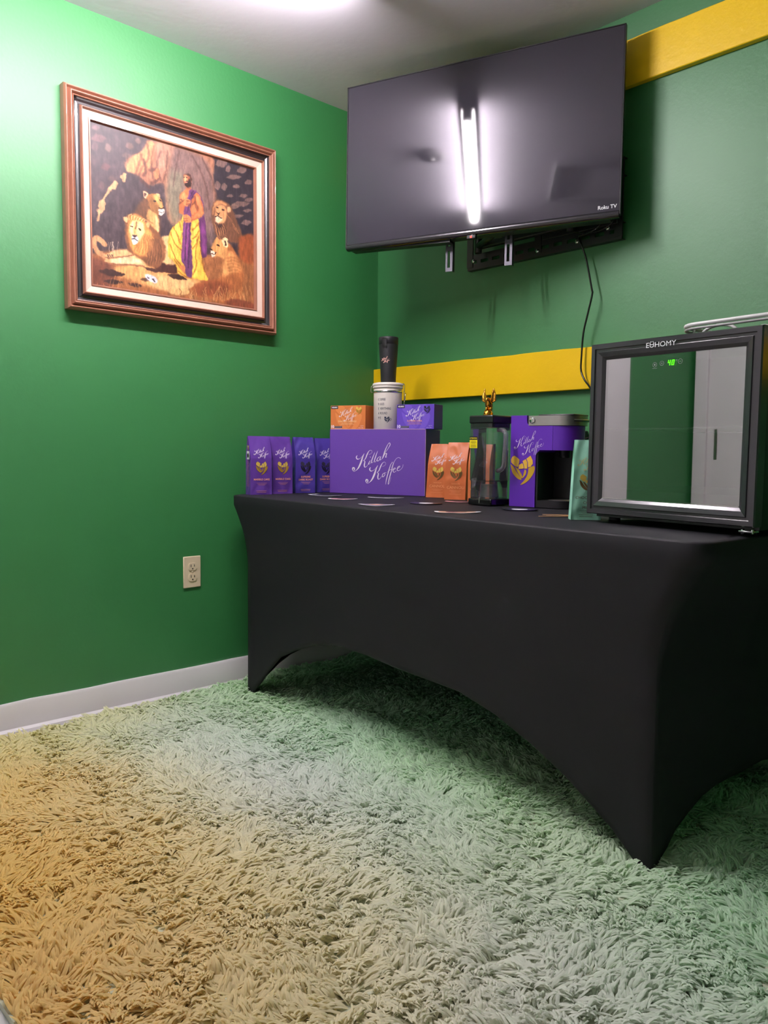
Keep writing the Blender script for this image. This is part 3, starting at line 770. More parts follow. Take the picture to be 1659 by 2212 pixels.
    S((190,120,100), [(315,368),(333,370)], 4, 'R', .8); S((40,22,22), [(297,300),(308,303)], 3, 'R'); S((40,22,22), [(325,296),(342,302)], 3, 'R'); S((230,170,120), [(312,310),(310,340)], 5, 'R', .8)
    # second lion, looking up
    P((104,66,48), [(660,700),(700,620),(770,600),(860,640),(930,720),(980,850),(1030,970),(1060,1080),(1000,1180),(860,1150),(720,1080),(690,980),(655,860)], 'R', 4)
    P((150,76,44), [(1020,1100),(1210,1080),(1210,1440),(1060,1420),(1010,1300)], 'R', 6)
    P((196,132,84), [(690,650),(760,610),(850,650),(860,690),(780,660),(710,700),(680,800),(665,780)], 'R', 4, .85)
    for i in range(20):
        a = i/19; S([(190,130,86),(70,42,34),(150,96,64)][i % 3], [(860+a*40,800+a*60),(930+a*50,900+a*60),(960+a*70,1000+a*60)], 3.5, 'R', .6)
    for i in range(10):
        a = i/9; S([(176,120,80),(70,42,34)][i % 2], [(700+a*110,920),(720+a*130,1000),(740+a*120,1080)], 3.5, 'R', .6)
    P((206,142,94), [(715,700),(770,670),(830,690),(860,760),(850,860),(800,920),(740,900),(705,820)], 'R', 3)
    P((236,196,160), [(705,820),(740,820),(785,840),(790,880),(750,910),(710,890)], 'R', 3); P((50,28,26), [(715,755),(745,780),(772,765),(760,790),(735,795)], 'R', 1)
    S((60,34,30), [(742,790),(738,820)], 3, 'R'); S((60,34,30), [(705,830),(740,820),(790,850)], 3, 'R'); S((70,40,32), [(725,705),(745,715)], 4, 'R'); S((70,40,32), [(800,735),(820,742)], 4, 'R')
    P((52,34,34), [(715,905),(760,930),(800,915),(780,970),(730,960)], 'R', 3, .8); P((206,150,104), [(865,700),(905,705),(915,750),(880,775),(862,740)], 'R', 2)
    # reclining lioness
    P((170,98,56), [(330,1800),(460,1710),(640,1670),(780,1630),(800,1480),(830,1330),(880,1180),(960,1280),(1040,1450),(1080,1600),(1060,1760),(1080,1900),(900,1960),(760,1960),(600,1900),(420,1880)], 'R', 4)
    P((226,156,94), [(820,1400),(880,1290),(960,1330),(1030,1470),(1040,1560),(900,1590),(800,1620),(795,1500)], 'R', 6, .85)
    for k in range(6): S((156,88,48), [(850+k*8,1380+k*42),(930+k*10,1370+k*42),(1010+k*6,1400+k*40)], 6, 'R', .6, 2)
    P((116,56,38), [(420,1740),(700,1680),(900,1760),(820,1880),(600,1880),(450,1850)], 'R', 9, .7)
    P((214,146,86), [(640,1260),(670,1190),(700,1140),(740,1090),(790,1130),(850,1170),(870,1260),(830,1390),(790,1370),(740,1360),(680,1360),(650,1320)], 'R', 3)
    P((246,220,196), [(645,1270),(690,1290),(700,1350),(665,1362),(648,1320)], 'R', 2); P((250,214,160), [(790,1140),(830,1100),(865,1130),(875,1200),(850,1240),(810,1200)], 'R', 2); S((70,40,30), [(830,1150),(850,1185),(840,1210)], 5, 'R')
    P((130,80,60), [(730,1100),(745,1088),(780,1120),(760,1130)], 'R', 1); S((50,30,24), [(725,1205),(755,1212)], 5, 'R'); S((50,28,24), [(636,1255),(660,1262)], 5, 'R'); S((90,50,38), [(650,1320),(690,1322),(720,1300)], 3, 'R')
    # paw, skull, grass
    P((226,176,114), [(60,1790),(200,1770),(340,1790),(350,1840),(240,1865),(120,1850)], 'R', 4); S((150,96,60), [(220,1780),(250,1820),(230,1860)], 3, 'R', .8)
    P((236,226,232), [(750,2030),(800,2025),(870,2060),(905,2110),(880,2135),(800,2110),(755,2080)], 'L', 2); P((50,36,40), [(775,2055),(800,2060),(790,2080)], 'L', 1); S((90,70,76), [(840,2080),(870,2110)], 4, 'L'); P((60,36,30), [(690,2080),(755,2060),(790,2110),(720,2100)], 'L', 2, .8)
    r = np.random.default_rng(5)
    for i in range(60):
        x = 360+r.random()*840; y = 1960-r.random()*30 if x > 340 else 1900; h = 60+r.random()*150; b = (r.random()-.5)*120
        S((226,170,110), [(x,y),(x+b*.4,y-h*.6),(x+b,y-h)], 1.3, 'R', .55)
    for i in range(22):
        x = 220+r.random()*420; y = 1560+r.random()*20; h = 20+r.random()*70; b = (r.random()-.5)*50
        S((220,150,96), [(x,y),(x+b*.4,y-h*.6),(x+b,y-h)], 1.3, 'A', .55)
    for i in range(8):
        x = 370+r.random()*110; S((200,176,150), [(x,1300),(x+(r.random()-.5)*30,1230)], 1.2, 'A', .6)
    P((120,60,44), [(1260,1690),(1340,1670),(1480,1710),(1480,1750),(1300,1720)], 'A', 3, .8)
    # loose brushwork: nudge edges and break up flat passages
    wx = (vnoise(C.X/7, C.Y/9, 31)-.5)*7+(vnoise(C.X/3, C.Y/3, 33)-.5)*2.5; wy = (vnoise(C.X/9, C.Y/7, 32)-.5)*7+(vnoise(C.X/3, C.Y/3, 34)-.5)*2.5
    xi = np.clip((C.X+wx*.55).astype(int), 0, C.w-1); yi = np.clip((C.Y+wy*.55).astype(int), 0, C.h-1); C.a = C.a[yi, xi]
    st = vnoise(C.X/5, C.Y/16, 35)*.5+vnoise(C.X/14, C.Y/22, 36)*.3+vnoise(C.X/2.2, C.Y/4, 37)*.2
    C.a *= (.74+.50*st)[..., None]
    C.a *= (.97+.06*n3)[..., None]
    C.a = np.clip(C.a*.93+4, 0, 255)
    return C
def build_painting():
    yc, zc = -.9495, 1.6695
    OW, OH = .794, .684; AW, AH = .615, .513          # outer frame, canvas
    t = thing('framed_painting', 'framed painting of a robed man standing among four lions, on the left wall', 'painting', (0, yc, zc), rot=(0, 0, rad(90)))
    def ring(prof, name, m, w=OW, h=OH):
        """prof: list of (distance in from outer edge, height off the wall)"""
        P = []
        for sx, sz in ((-1,-1),(1,-1),(1,1),(-1,1)):
            P.append([(sx*(w/2-d), -hh, sz*(h/2-d)) for d, hh in prof])
        o = MB().grid(P, smooth=False, closed_u=True).build(name, m, t); return o
    def arc(d0, d1, h0, hm, n=7):
        return [(d0+(d1-d0)*i/n, h0+(hm-h0)*math.sin(math.pi*i/n)) for i in range(n+1)]
    wood = mat('copper_brown_wood', (148,98,78), .38, var=.22, scale=26, spec=.5, coat=.15)
    prof = [(0,.002),(0,.028)]+arc(.001,.011,.030,.037)+[(.0125,.028)]+arc(.014,.026,.030,.041)+[(.0275,.033),(.030,.032)]+[(.030,.026)]
    ring(prof, 'frame', wood)
    ring([(.030,.020),(.030,.027)]+[(.034,.020),(.040,.016),(.047,.017),(.051,.022)], 'frame_groove', mat('black_lacquer', (40,31,33), .33, spec=1.0, coat=.4))
    ring([(.051,.014),(.051,.024)]+arc(.052,.060,.026,.033)+[(.0605,.020)], 'frame_inner_rail', wood)
    ring([(.0605,.012),(.0605,.0235),(.080,.0195),(.0815,.016)], 'liner', mat('linen_liner', (216,188,172), .85, var=.05, scale=300, bump=.4, bscale=900))
    ring([(.0815,.010),(.0815,.0215),(.0855,.0215),(.0895,.010)], 'inner_lip', wood)
    C = paint_canvas(); w, h = C.w, C.h
    X, Z = np.meshgrid(np.linspace(-AW/2, AW/2, w), np.linspace(AH/2, -AH/2, h))
    V = np.stack([X, np.full_like(X, -.012), Z], -1).reshape(-1, 3).astype(np.float32)
    i, j = np.meshgrid(np.arange(h-1), np.arange(w-1), indexing='ij'); a = (i*w+j).reshape(-1)
    F = np.stack([a, a+w, a+w+1, a+1], 1)
    me = bpy.data.meshes.new('canvas'); me.vertices.add(len(V)); me.vertices.foreach_set('co', V.reshape(-1))
    me.loops.add(len(F)*4); me.loops.foreach_set('vertex_index', F.reshape(-1).astype(np.int32))
    me.polygons.add(len(F)); me.polygons.foreach_set('loop_start', np.arange(0, len(F)*4, 4, dtype=np.int32)); me.update(calc_edges=True)
    g = C.a.reshape(-1, 3)/255; g = np.where(g <= .04045, g/12.92, ((g+.055)/1.055)**2.4)
    c4 = np.ones((len(V), 4), np.float32); c4[:, :3] = g
    ca = me.color_attributes.new('Col', 'FLOAT_COLOR', 'POINT'); ca.data.foreach_set('color', c4.reshape(-1))
    me.materials.append(attr_mat('painted_canvas', .45, .4, bump=.15, bscale=700))
    o = bpy.data.objects.new('canvas', me); COL.objects.link(o); o.parent = t
build_painting()

# ------------------------------------------------------------------ television and its wall mount
def build_tv():
    M = Matrix.Translation((.768,-.281,1.899)) @ Matrix.Rotation(rad(19.54),4,'Z') @ Matrix.Rotation(rad(-.987),4,'X') @ Matrix.Rotation(rad(.1),4,'Y')
    t = thing('television', 'flat black television swung out from the back wall below the ceiling', 'television', (0,0,0)); t.matrix_world = M
    w, h = .970, .566
    scr = mat('screen_matte_glass', (50,47,56), .05, spec=.9)
    MB().box(-w/2+.004,w/2-.004,0,.012,-h/2+.012,h/2-.003,.001).build('screen', scr, t)
    MB().box(-w/2,-w/2+.004,-.001,.016,-h/2,h/2).box(w/2-.004,w/2,-.001,.016,-h/2,h/2).box(-w/2,w/2,-.001,.016,h/2-.003,h/2).box(-w/2+.004,w/2-.004,.012,.016,-h/2,h/2).build('bezel', M_BLACKM, t)
    # glossy chin, rounded forward
    P = []
    for i in range(2):
        x = (-w/2+.004, w/2-.004)[i]
        P.append([(x,0.0,-h/2+.0122),(x,-.003,-h/2+.010),(x,-.0045,-h/2+.003),(x,-.003,-h/2-.004),(x,.004,-h/2-.008),(x,.016,-h/2-.008)])
    MB().grid(P).build('chin', mat('chin_gloss', (30,29,33), .14, spec=.8), t)
    MB().prism([(-.43,-h/2+.0),(.43,-h/2+.0),(.43,.05),(.38,.08),(-.38,.08),(-.43,.05)], .016, .062).build('rear_housing', M_BLACK, t)
    MB().prism([(-.470,-h/2-.008),(-.085,-h/2-.016),(-.085,-h/2+.02),(-.470,-h/2+.02)], .016, .05).prism([(-.085,-h/2-.008),(.45,-h/2-.008),(.45,-h/2+.02),(-.085,-h/2+.02)], .016, .05).build('speaker_base', M_BLACK, t)
    s = MB().box(-.017,.017,-.004,.010,-h/2-.021,-h/2-.006,.003).build('receiver', M_GLOSSB, t)
    MB().box(-.003,.003,-.0048,-.004,-h/2-.017,-h/2-.011,.0).build('standby_light', mat('red_led', (200,20,10), .4, emit=(255,40,20), estr=3), s)
    lg = MB(); decal(lg, text_geo('Roku TV', .016, bold=.0003), lambda x, z: (x, -.0008, z), .445, -.262)
    lg.build('logo', mat('logo_white', (235,235,240), .5), t)
    # slotted brackets screwed to its back, their tips hang below the set
    for bx in (-.108, .107):
        poly = MB()
        poly.box(bx-.012,bx-.005,.066,.070,-.385,.15).box(bx+.005,bx+.012,.066,.070,-.385,.15)
        for z0, z1 in ((-.385,-.372),(-.315,-.300),(-.20,-.19),(-.08,-.07),(.04,.05),(.14,.15)): poly.box(bx-.005,bx+.005,.066,.070,z0,z1)
        poly.box(bx+.012,bx+.014,.066,.085,-.385,.15).box(bx-.006,bx+.006,.062,.066,-.2,-.12)
        poly.build('bracket', M_BRKT, t)
    return t
M_BRKT = mat('satin_grey_metal', (92,90,98), .35, metal=.6)
tv = build_tv()
def build_mount():
    t = thing('tv_wall_mount', 'black articulated steel wall mount behind and below the television', 'wall mount', (.85,0,1.6))
    def rail(z0, z1, y0, y1, x0=-.323, x1=.325):
        mb = MB(); zc = (z0+z1)/2; n = 12; L = x1-x0
        mb.box(x0,x1,y0,y1,z0,zc-.006).box(x0,x1,y0,y1,zc+.006,z1)
        for i in range(n+1):
            xc = x0+L*i/n; mb.box(max(x0,xc-.010),min(x1,xc+.010),y0,y1,zc-.006,zc+.006)
        mb.box(x0,x1,y1,-.0005,z0,z0+.002).box(x0,x1,y1,-.0005,z1-.002,z1)
        return mb
    rail(-.030,.026,-.024,-.021).build('wall_rail', M_BLACKM, t)
    rail(.170,.226,-.024,-.021).build('wall_rail', M_BLACKM, t)
    for x in (-.311,.313,.0): MB().box(x-.014,x+.014,-.026,-.021,-.02,.22).build('upright', M_BLACKM, t)
    MB().box(.02,.31,-.030,-.024,.02,.19,.002).build('centre_plate', M_BLACKM, t)
    for x, z in ((-.293,.002),(.0,-.012),(.16,-.01),(.275,.012)):
        MB().lathe([(0,-.030),(.0065,-.030),(.0075,-.027),(.0075,-.024)], axis='y', n=6, org=(x,0,z)).build('bolt', M_CHROME, t)
    # two folding arms from wall plate to the head on the television
    for z in (.045,.165):
        MB().box(-.25,.16,-.062,-.038,z-.012,z+.012,.004).build('arm', M_BLACKM, t)
        MB().tube([(-.25,-.05,z),(-.06,-.165,z)], .012, 10).build('arm', M_BLACKM, t)
    MB().tube([(.15,-.05,.02),(.15,-.05,.19)], .014, 12).build('pivot', M_BLACKM, t)
    MB().tube([(-.25,-.05,.02),(-.25,-.05,.19)], .013, 12).build('pivot', M_BLACKM, t)
    MB().tube([(-.06,-.168,.02),(-.06,-.168,.25)], .014, 12).build('pivot', M_BLACKM, t)
build_mount()
cord = MB().tube(catmull([(1.13,-.050,1.645),(1.10,-.052,1.612),(1.05,-.05,1.60),(1.03,-.045,1.60),(1.040,-.045,1.570),(1.056,-.04,1.522),(1.079,-.04,1.426),(1.082,-.04,1.406),(1.068,-.04,1.348),(1.052,-.04,1.282),(1.047,-.04,1.206),(1.050,-.045,1.160),(1.067,-.05,1.128),(1.09,-.05,1.10),(1.13,-.05,1.04),(1.10,-.035,.95),(1.046,-.032,.93)],5), .0032, 8)
tag(cord.build('power_cord', M_GLOSSB), 'thin black power cord hanging from the television down the green wall', 'cord')
cb = MB().tube(catmull([(.98,-.05,1.64),(1.03,-.05,1.612),(1.10,-.045,1.603),(1.15,-.045,1.62),(1.16,-.05,1.65)],6), .002, 6)
tag(cb.build('signal_cable', M_GLOSSB), 'short thin black cable looped against the wall mount behind the television', 'cable')

# ------------------------------------------------------------------ beverage cooler
def build_cooler():
    yaw = rad(-6.3); x0, y0 = 1.475, -.662
    t = thing('beverage_cooler', 'black glass-door beverage cooler standing on the right end of the table', 'mini fridge', (x0,y0,zt(x0)+.001), rot=(0, rad(.45), yaw))
    w, h = .424, .407; zb = .020
    cab = mat('cooler_black_steel', (16,16,17), .28, spec=.6)
    c = MB().box(.006,.012,.034,.43,zb-.008,zb+h,0).box(w-.012,w-.006,.034,.43,zb-.008,zb+h).box(.012,w-.012,.034,.43,zb+h-.006,zb+h).box(.012,w-.012,.034,.43,zb-.008,zb).box(.012,w-.012,.42,.43,zb,zb+h-.006)
    c.build('cabinet', cab, t)
    MB().box(.012,.016,.05,.42,zb,zb+h-.006).box(w-.016,w-.012,.05,.42,zb,zb+h-.006).box(.016,w-.016,.412,.42,zb,zb+h-.006).box(.016,w-.016,.05,.412,zb,zb+.06).build('liner', mat('cooler_liner', (16,16,18), .5), t)
    for fx in (.04, w-.04):
        for fy in (.06,.38): MB().lathe([(0,0),(.014,0),(.014,.012),(0,.012)], cx=fx, cy=fy, n=16).build('foot', M_BLACK, t)
    # door frame: stepped profile
    prof = [(0,.030),(0,.004),(.002,0),(.012,.0),(.0135,.0035),(.019,.0035),(.0205,.0005),(.031,.004),(.0385,.0095),(.0385,.024)]
    P = []
    for sx, sz in ((0,0),(1,0),(1,1),(0,1)):
        P.append([((d if sx == 0 else w-d), yy, zb+(d if sz == 0 else h-d)) for d, yy in prof])
    fr = MB().grid(P, smooth=False, closed_u=True, closed_v=True).build('door', mat('cooler_gloss_frame', (48,45,51), .2, spec=.8, coat=.15), t)
    gp = MB().box(.037,w-.037,.010,.014,zb+.036,zb+h-.037).build('glass_pane', M_DOORGLASS, fr)
    MB().box(.037,w-.037,.0145,.016,zb+.034,zb+.0375).box(.0395,w-.0395,.0085,.0095,zb+.0390,zb+.0405).build('glass_trim', M_CHROME, fr)
    lg = MB(); decal(lg, text_geo('EUHOMY', .0160, sx=1.16), lambda x, z: (x, -.0006, z), .192, zb+h-.022)
    lg.box(.166,.168,-.0008,-.0004,zb+h-.0105,zb+h-.0085).box(.171,.173,-.0008,-.0004,zb+h-.0105,zb+h-.0085).box(.1645,.1735,-.0008,-.0004,zb+h-.0165,zb+h-.0150)
    lg.build('logo', mat('logo_white', (235,235,240), .5), fr)
    # control icons and temperature
    ic = None
    M_IC = mat('icon_grey', (150,150,155), .5)
    zc = zb+h-.058
    def icon(cx, cz, r, bars):
        mb = MB(); P = []
        for i in range(28):
            a = 2*math.pi*i/28; P.append([(cx+(r-.0007)*math.cos(a),.0094,cz+(r-.0007)*math.sin(a)),(cx+r*math.cos(a),.0094,cz+r*math.sin(a))])
        mb.grid(P, closed_u=True)
        for b in bars: mb.box(cx+b[0],cx+b[1],.0092,.0094,cz+b[2],cz+b[3])
        mb.build('touch_icon', M_IC, fr)
    icon(.172, zc-.002, .0055, [(-.0015,.0015,-.002,.002),(-.006,.006,-.0085,-.0078)])
    icon(.190, zc, .0052, [(-.002,.002,-.0004,.0004),(-.0004,.0004,-.002,.002)])
    icon(.236, zc+.001, .0055, [(-.002,.002,-.0004,.0004)])
    MB().box(.225,.229,.0092,.0094,zc+.0045,zc+.0052).box(.2266,.2274,.0092,.0094,zc+.002,zc+.0045).build('unit_mark', M_IC, fr)
    dg = MB()
    def seg(digit, ox):
        W_, H_, q = .0060, .0118, .0014
        segs = {'a':(0,H_-q,W_,H_),'b':(W_-q,H_/2,W_,H_),'c':(W_-q,0,W_,H_/2),'d':(0,0,W_,q),'e':(0,0,q,H_/2),'f':(0,H_/2,q,H_),'g':(0,H_/2-q/2,W_,H_/2+q/2)}
        for k in {'4':'fgbc','0':'abcdef'}[digit]:
            a, b_, c_, d_ = segs[k]; sl = .16
            dg.add([(ox+a+b_*sl,.0090,zc-.006+b_),(ox+c_+b_*sl,.0090,zc-.006+b_),(ox+c_+d_*sl,.0090,zc-.006+d_),(ox+a+d_*sl,.0090,zc-.006+d_)], [(0,1,2,3)])
    seg('4', .2045); seg('0', .2140)
    dg.build('temperature_display', mat('green_digits', (60,220,20), .4, emit=(90,255,20), estr=1.2), fr)
    # wire shelf
    sh = MB().tube([(.018,.045,zb+.205),(w-.018,.045,zb+.205)], .0024, 8).tube([(.018,.39,zb+.205),(w-.018,.39,zb+.205)], .002, 8)
    for i in range(15):
        x = .03+i*(w-.06)/14; sh.tube([(x,.043,zb+.2065),(x,.39,zb+.2065)], .0012, 6)
    sh.build('wire_shelf', mat('bright_wire', (245,245,248), .35), t)
    # lower hinge
    MB().box(w-.035,w-.004,.004,.03,.008,.012,.001).lathe([(0,.004),(.004,.004),(.004,.016),(0,.016)], cx=w-.03, cy=.012, n=12).lathe([(0,.006),(.003,.006),(.003,.017),(0,.017)], cx=w-.008, cy=.010, n=12).build('hinge', M_CHROME, t)
    return t
cooler = build_cooler()
def build_rack():
    z = zt(1.6)+.001+.020+.407-.002
    t = thing('wire_rack', 'white coated wire rack with a rounded rim lying on top of the black cooler', 'rack', (1.665,-.60,z+.002), rotz=rad(-6.3))
    m = mat('white_coated_wire', (214,212,212), .35)
    rim = []
    for cx, cy, a0 in ((.045,.045,180),(.36,.045,270),(.36,.26,0),(.045,.26,90)):
        for i in range(7):
            a = rad(a0+90*i/6); rim.append((cx+.045*math.cos(a), cy+.045*math.sin(a), .031))
    MB().tube(rim, .0045, 8, closed=True).build('rim', m, t)
    MB().tube([(p[0],p[1],.022) for p in rim], .003, 8, closed=True).build('lower_rim', mat('grey_coated_wire',(150,148,148),.35), t)
    for cx, r in ((.085,.030),(.185,.012),(.275,.010)):
        MB().tube([(cx+r*math.cos(a)*1.5, .03, .0035+r*math.sin(a)*.8) for a in np.linspace(0, math.pi, 12)], .0035, 8).build('loop', m, t)
    for x in (.004, .401):
        for y in (.06,.24): MB().tube([(x,y,.0),(x,y,.031)], .0035, 8).build('leg', m, t)
build_rack()

# ------------------------------------------------------------------ cartons
def carton(name, label, cat, loc, yaw, w, d, h, m, group=None):
    t = thing(name, label, cat, loc, rotz=yaw, group=group)
    MB().box(0,w,0,d,0,h,.0012).build('carton', m, t)
    return t
BX, BY, BYAW = .165, -.40, rad(20.2)
bw, bh, bd = .402, .245, .135
big = carton('shipping_carton', 'large plain purple box with white script lettering, carrying the canister', 'box', (BX,BY,zt(BX)+.001), BYAW, bw, bd, bh, M_PURPLE)
big.rotation_euler = (0, rad(.4), BYAW)
lm_ = MB(); decal(lm_, script_geo(.214, 1.45), lambda x, z: (x, -.0005, z), bw*.515, bh*.475); lm_.build('script_lettering', M_WHITEINK, big)
MB().box(bw-.0004,bw+.0006,-.0006,.0006,.002,bh-.002).box(.002,bw-.002,-.0006,.0004,bh-.0012,bh+.0004).build('worn_edge', mat('worn_card', (214,176,196), .7), big)
MB().box(-.0003,.0005,-.0008,.0,.0,bh).build('flap_seam', mat('purple_dark', (60,34,110), .6), big)
zb_ = zt(BX)+bh+.0008
def on_box(u, v): return (BX+u*math.cos(BYAW)-v*math.sin(BYAW), BY+u*math.sin(BYAW)+v*math.cos(BYAW))
def kcup(label, u, v, m, tint, name1, gold, tilt=0):
    x, y = on_box(u, v); w, h, d = .152, .090, .075
    t = thing('coffee_pod_carton', label, 'box', (x, y, zb_-u*.007), rot=(0, rad(.4), BYAW+tilt))
    b = MB().box(0,w,0,d,0,h,.001); b.build('carton', m, t)
    # swooping tone-on-tone emblem
    tn = MB(); gl = emblem_geo(.115)
    decal(tn, gl[0], lambda a, c: (a, -.0003, c), .078, .040); decal(tn, gl[1], lambda a, c: (a, -.0003, c), .078, .040)
    # clip to carton height
    tn.v = [(max(.001,min(w-.001,a)), b_, max(.001,min(h-.001,c))) for a, b_, c in tn.v]
    tn.build('tonal_emblem', tint, t)
    s1 = MB(); decal(s1, script_geo(.078, 1.9), lambda a, c: (a, -.0007, c), .077, .057); s1.build('script_lettering', M_WHITEINK, t)
    g = emblem_geo(.026)
    e = MB(); decal(e, g[0], lambda a, c: (a, -.0007, c), .124, .071, 0); decal(e, g[1], lambda a, c: (a, -.0008, c), .124, .071, 1)
    e.build('emblem', [M_GOLDLO, M_GOLDHI] if gold else [mat('emblem_dark', (40,34,60), .4), M_BLACKINK], t)
    tx = MB(); decal(tx, text_geo(name1, .0088, bold=.0002), lambda a, c: (a, -.0007, c), .074, .0270)
    tx.box(.050,.098,-.0007,-.0004,.0222,.0232).box(.045,.103,-.0007,-.0004,.0180,.0189); tx.build('flavour_text', M_PINKINK if not gold else mat('cream_print', (246,206,150), .5), t)
    tx = MB(); decal(tx, text_geo('10', .0155, bold=.0006), lambda a, c: (a, -.0007, c), .0085, .0045)
    tx.build('count_text', M_WHITEINK, t); tx = MB()
    decal(tx, text_geo('NET WT', .0035), lambda a, c: (a, -.0007, c), .138, .0110); decal(tx, text_geo('4.2 oz (120g)', .0038), lambda a, c: (a, -.0007, c), .133, .0045)
    tx.build('weight_text', M_WHITEINK, t)
    MB().box(.018,.052,-.0006,-.0004,.0020,.0026).build('underline', M_WHITEINK, t)
    tx = MB().box(.018,.044,-.0006,-.0004,.0045,.0115).lathe([(0,-.0007),(.004,-.0007),(.004,-.0004)], axis='y', n=14, org=(.048,0,.0085)); tx.build('pod_panel', mat('pod_grey', (96,92,104), .5), t)
    bd_ = MB().box(.003,.033,-.0006,-.0004,.0775,.0885); bd_.build('badge', M_BLACKINK, t)
    tx = MB(); decal(tx, text_geo('KEURIG', .0068, bold=.0003), lambda a, c: (a, -.0009, c), .018, .0806); tx.build('badge_text', M_WHITEINK, t)
    return t
kcup('small orange box of coffee pods on the purple box, left of the canister', .000, .006, M_ORANGE, mat('orange_tone', (232,140,74), .5), 'SHAOLIN CANNOLI', True)
kcup('small purple box of coffee pods on the purple box, right of the canister', .283, .006, mat('purple_card2', (98,66,190), .5), mat('purple_tone', (116,84,204), .5), 'SUPREME DARK', False, rad(-2))

# ------------------------------------------------------------------ canister and tumbler
def build_canister():
    x, y = on_box(.221, .056); z = zb_-.0015
    t = thing('storage_canister', 'white metal coffee canister with clamp lid and dark lettering, on the purple box', 'canister', (x,y,z), rotz=rad(44))
    cream = mat('cream_enamel', (232,222,214), .42)
    R = .0535
    MB().lathe([(0,0),(R-.002,0),(R,.002),(R,.136),(R,.150),(R-.003,.152)], n=56).build('body', cream, t)
    MB().lathe([(R-.003,.152),(R+.002,.153),(R+.004,.156),(R+.004,.159),(R+.001,.161),(R+.004,.163),(R+.005,.167),(R+.003,.172),(R-.004,.174),(.02,.175),(0,.175)], n=56).build('lid', cream, t)
    MB().lathe([(R-.002,.1615),(R+.0015,.1615),(R+.0015,.1628),(R-.002,.1628)], n=48).build('gasket', M_BLACK, t)
    MB().lathe([(R+.0002,.137),(R+.0012,.137),(R+.0012,.144),(R+.0002,.144)], n=56).build('clamp_band', M_CHROME, t)
    wire = MB()
    for s in (-1,):
        wire.tube([(s*(R+.001),0,.140),(s*(R+.010),-.004,.139),(s*(R+.011),-.004,.150),(s*(R+.009),0,.162),(s*(R+.002),0,.166)], .0013, 8)
    wire.build('wire_bail', M_CHROME, t); wire = MB()
    for yy in (-.012,.012):
        wire.tube(catmull([(R-.002,yy,.170),(R+.006,yy,.171),(R+.010,yy,.163),(R+.008,yy,.140)],5), .0013, 8)
    wire.tube([(R+.008,-.013,.140),(R+.008,.013,.140)], .0018, 8)
    wire.build('wire_bail', M_CHROME, t)
    MB().box(R+.007,R+.0095,-.008,.008,.112,.143,.001).build('lever', M_STEEL, t)
    sp = MB().tube([(R+.014,-.002,.138),(R+.011,-.002,.108)], .0016, 8)
    P = []
    for i in range(9):
        a = math.pi*i/8; rr = .0085*math.sin(a); zz = .101+.012*math.cos(a)
        P.append([(R+.0085+.002*math.cos(b)*math.sin(a), -.002+rr*math.sin(b)*.8, zz) for b in np.linspace(0, 2*math.pi, 12, endpoint=False)])
    sp.grid(P, closed_v=True); sp.build('scoop', M_CHROME, t)
    def cyl(a, c, r=R+.0006): th = a/R; return (r*math.sin(th), -r*math.cos(th), c)
    for k, (a, rest) in enumerate((('C','OFFEE'),('R','ULES'),('E','VERYTHING'),('A','ROUND'),('M','E'))):
        tx = MB(); zz = .106-k*.0170
        decal(tx, text_geo(a, .0125, 'LEFT', sx=.62), cyl, -.036, zz); decal(tx, text_geo(rest, .0125, 'LEFT', sx=.62), cyl, -.0275, zz)
        tx.build('lettering', mat('navy_print', (30,40,70), .5), t)
    e = MB(); g = emblem_geo(.021)
    for q in g: decal(e, q, cyl, .000, .036)
    P = []
    for i in range(14):
        a = -1.3+2.6*i/13; P.append([cyl(.010+.006*math.cos(a), .036+.006*math.sin(a)), cyl(.010+.0045*math.cos(a), .036+.0045*math.sin(a))])
    e.grid(P, smooth=False); e.build('emblem', mat('navy_print', (30,40,70), .5), t)
    # tumbler
    tz = z+.1755
    u = thing('travel_tumbler', 'tall black insulated tumbler standing on the white canister', 'tumbler', (x+.002,y,tz), rotz=rad(44))
    mb = mat('black_powder_coat', (32,32,36), .5, bump=.08, bscale=2500)
    MB().lathe([(0,0),(.0275,0),(.0285,.0015),(.0300,.045),(.0345,.110),(.0362,.140),(.0362,.1415)], n=48).build('body', mb, u)
    MB().lathe([(.0355,.1415),(.0365,.142),(.0368,.166),(.0355,.169),(.030,.170),(0,.170)], n=48).build('lid', mb, u)
    def cy2(a, c):
        r = .0285+.0078*min(1,max(0,(c-.0015)/.14)); th = a/r; return ((r+.0012)*math.sin(th), -(r+.0012)*math.cos(th), c)
    fl = MB(); P = []
    def rr(cx, cz, hw, hh, off):
        P = []
        for i in range(5): P.append([ (lambda q: (q[0]*(1+off), q[1]*(1+off), q[2]))(cy2(cx-hw+2*hw*i/4, cz-hh+2*hh*j/8)) for j in range(9)])
        return P
    fl.grid(rr(-.0135,.1470,.0085,.0155,.05)); fl.grid(rr(-.0120,.1470,.0052,.0120,.10))
    for cx_, cz_, hw, hh in ((-.0195,.147,.0014,.016),(-.0062,.147,.0014,.016),(-.013,.1625,.008,.0014),(-.013,.1315,.008,.0014)): fl.grid(rr(cx_,cz_,hw,hh,.10))
    fl.build('flip_clasp', mat('black_clasp', (20,20,22), .4), u)
    sc = MB(); decal(sc, script_geo(.034, 3.2), cy2, -.010, .083, rot=.0)
    sc.build('script_lettering', mat('rose_print', (240,180,168), .5), u)
build_canister()

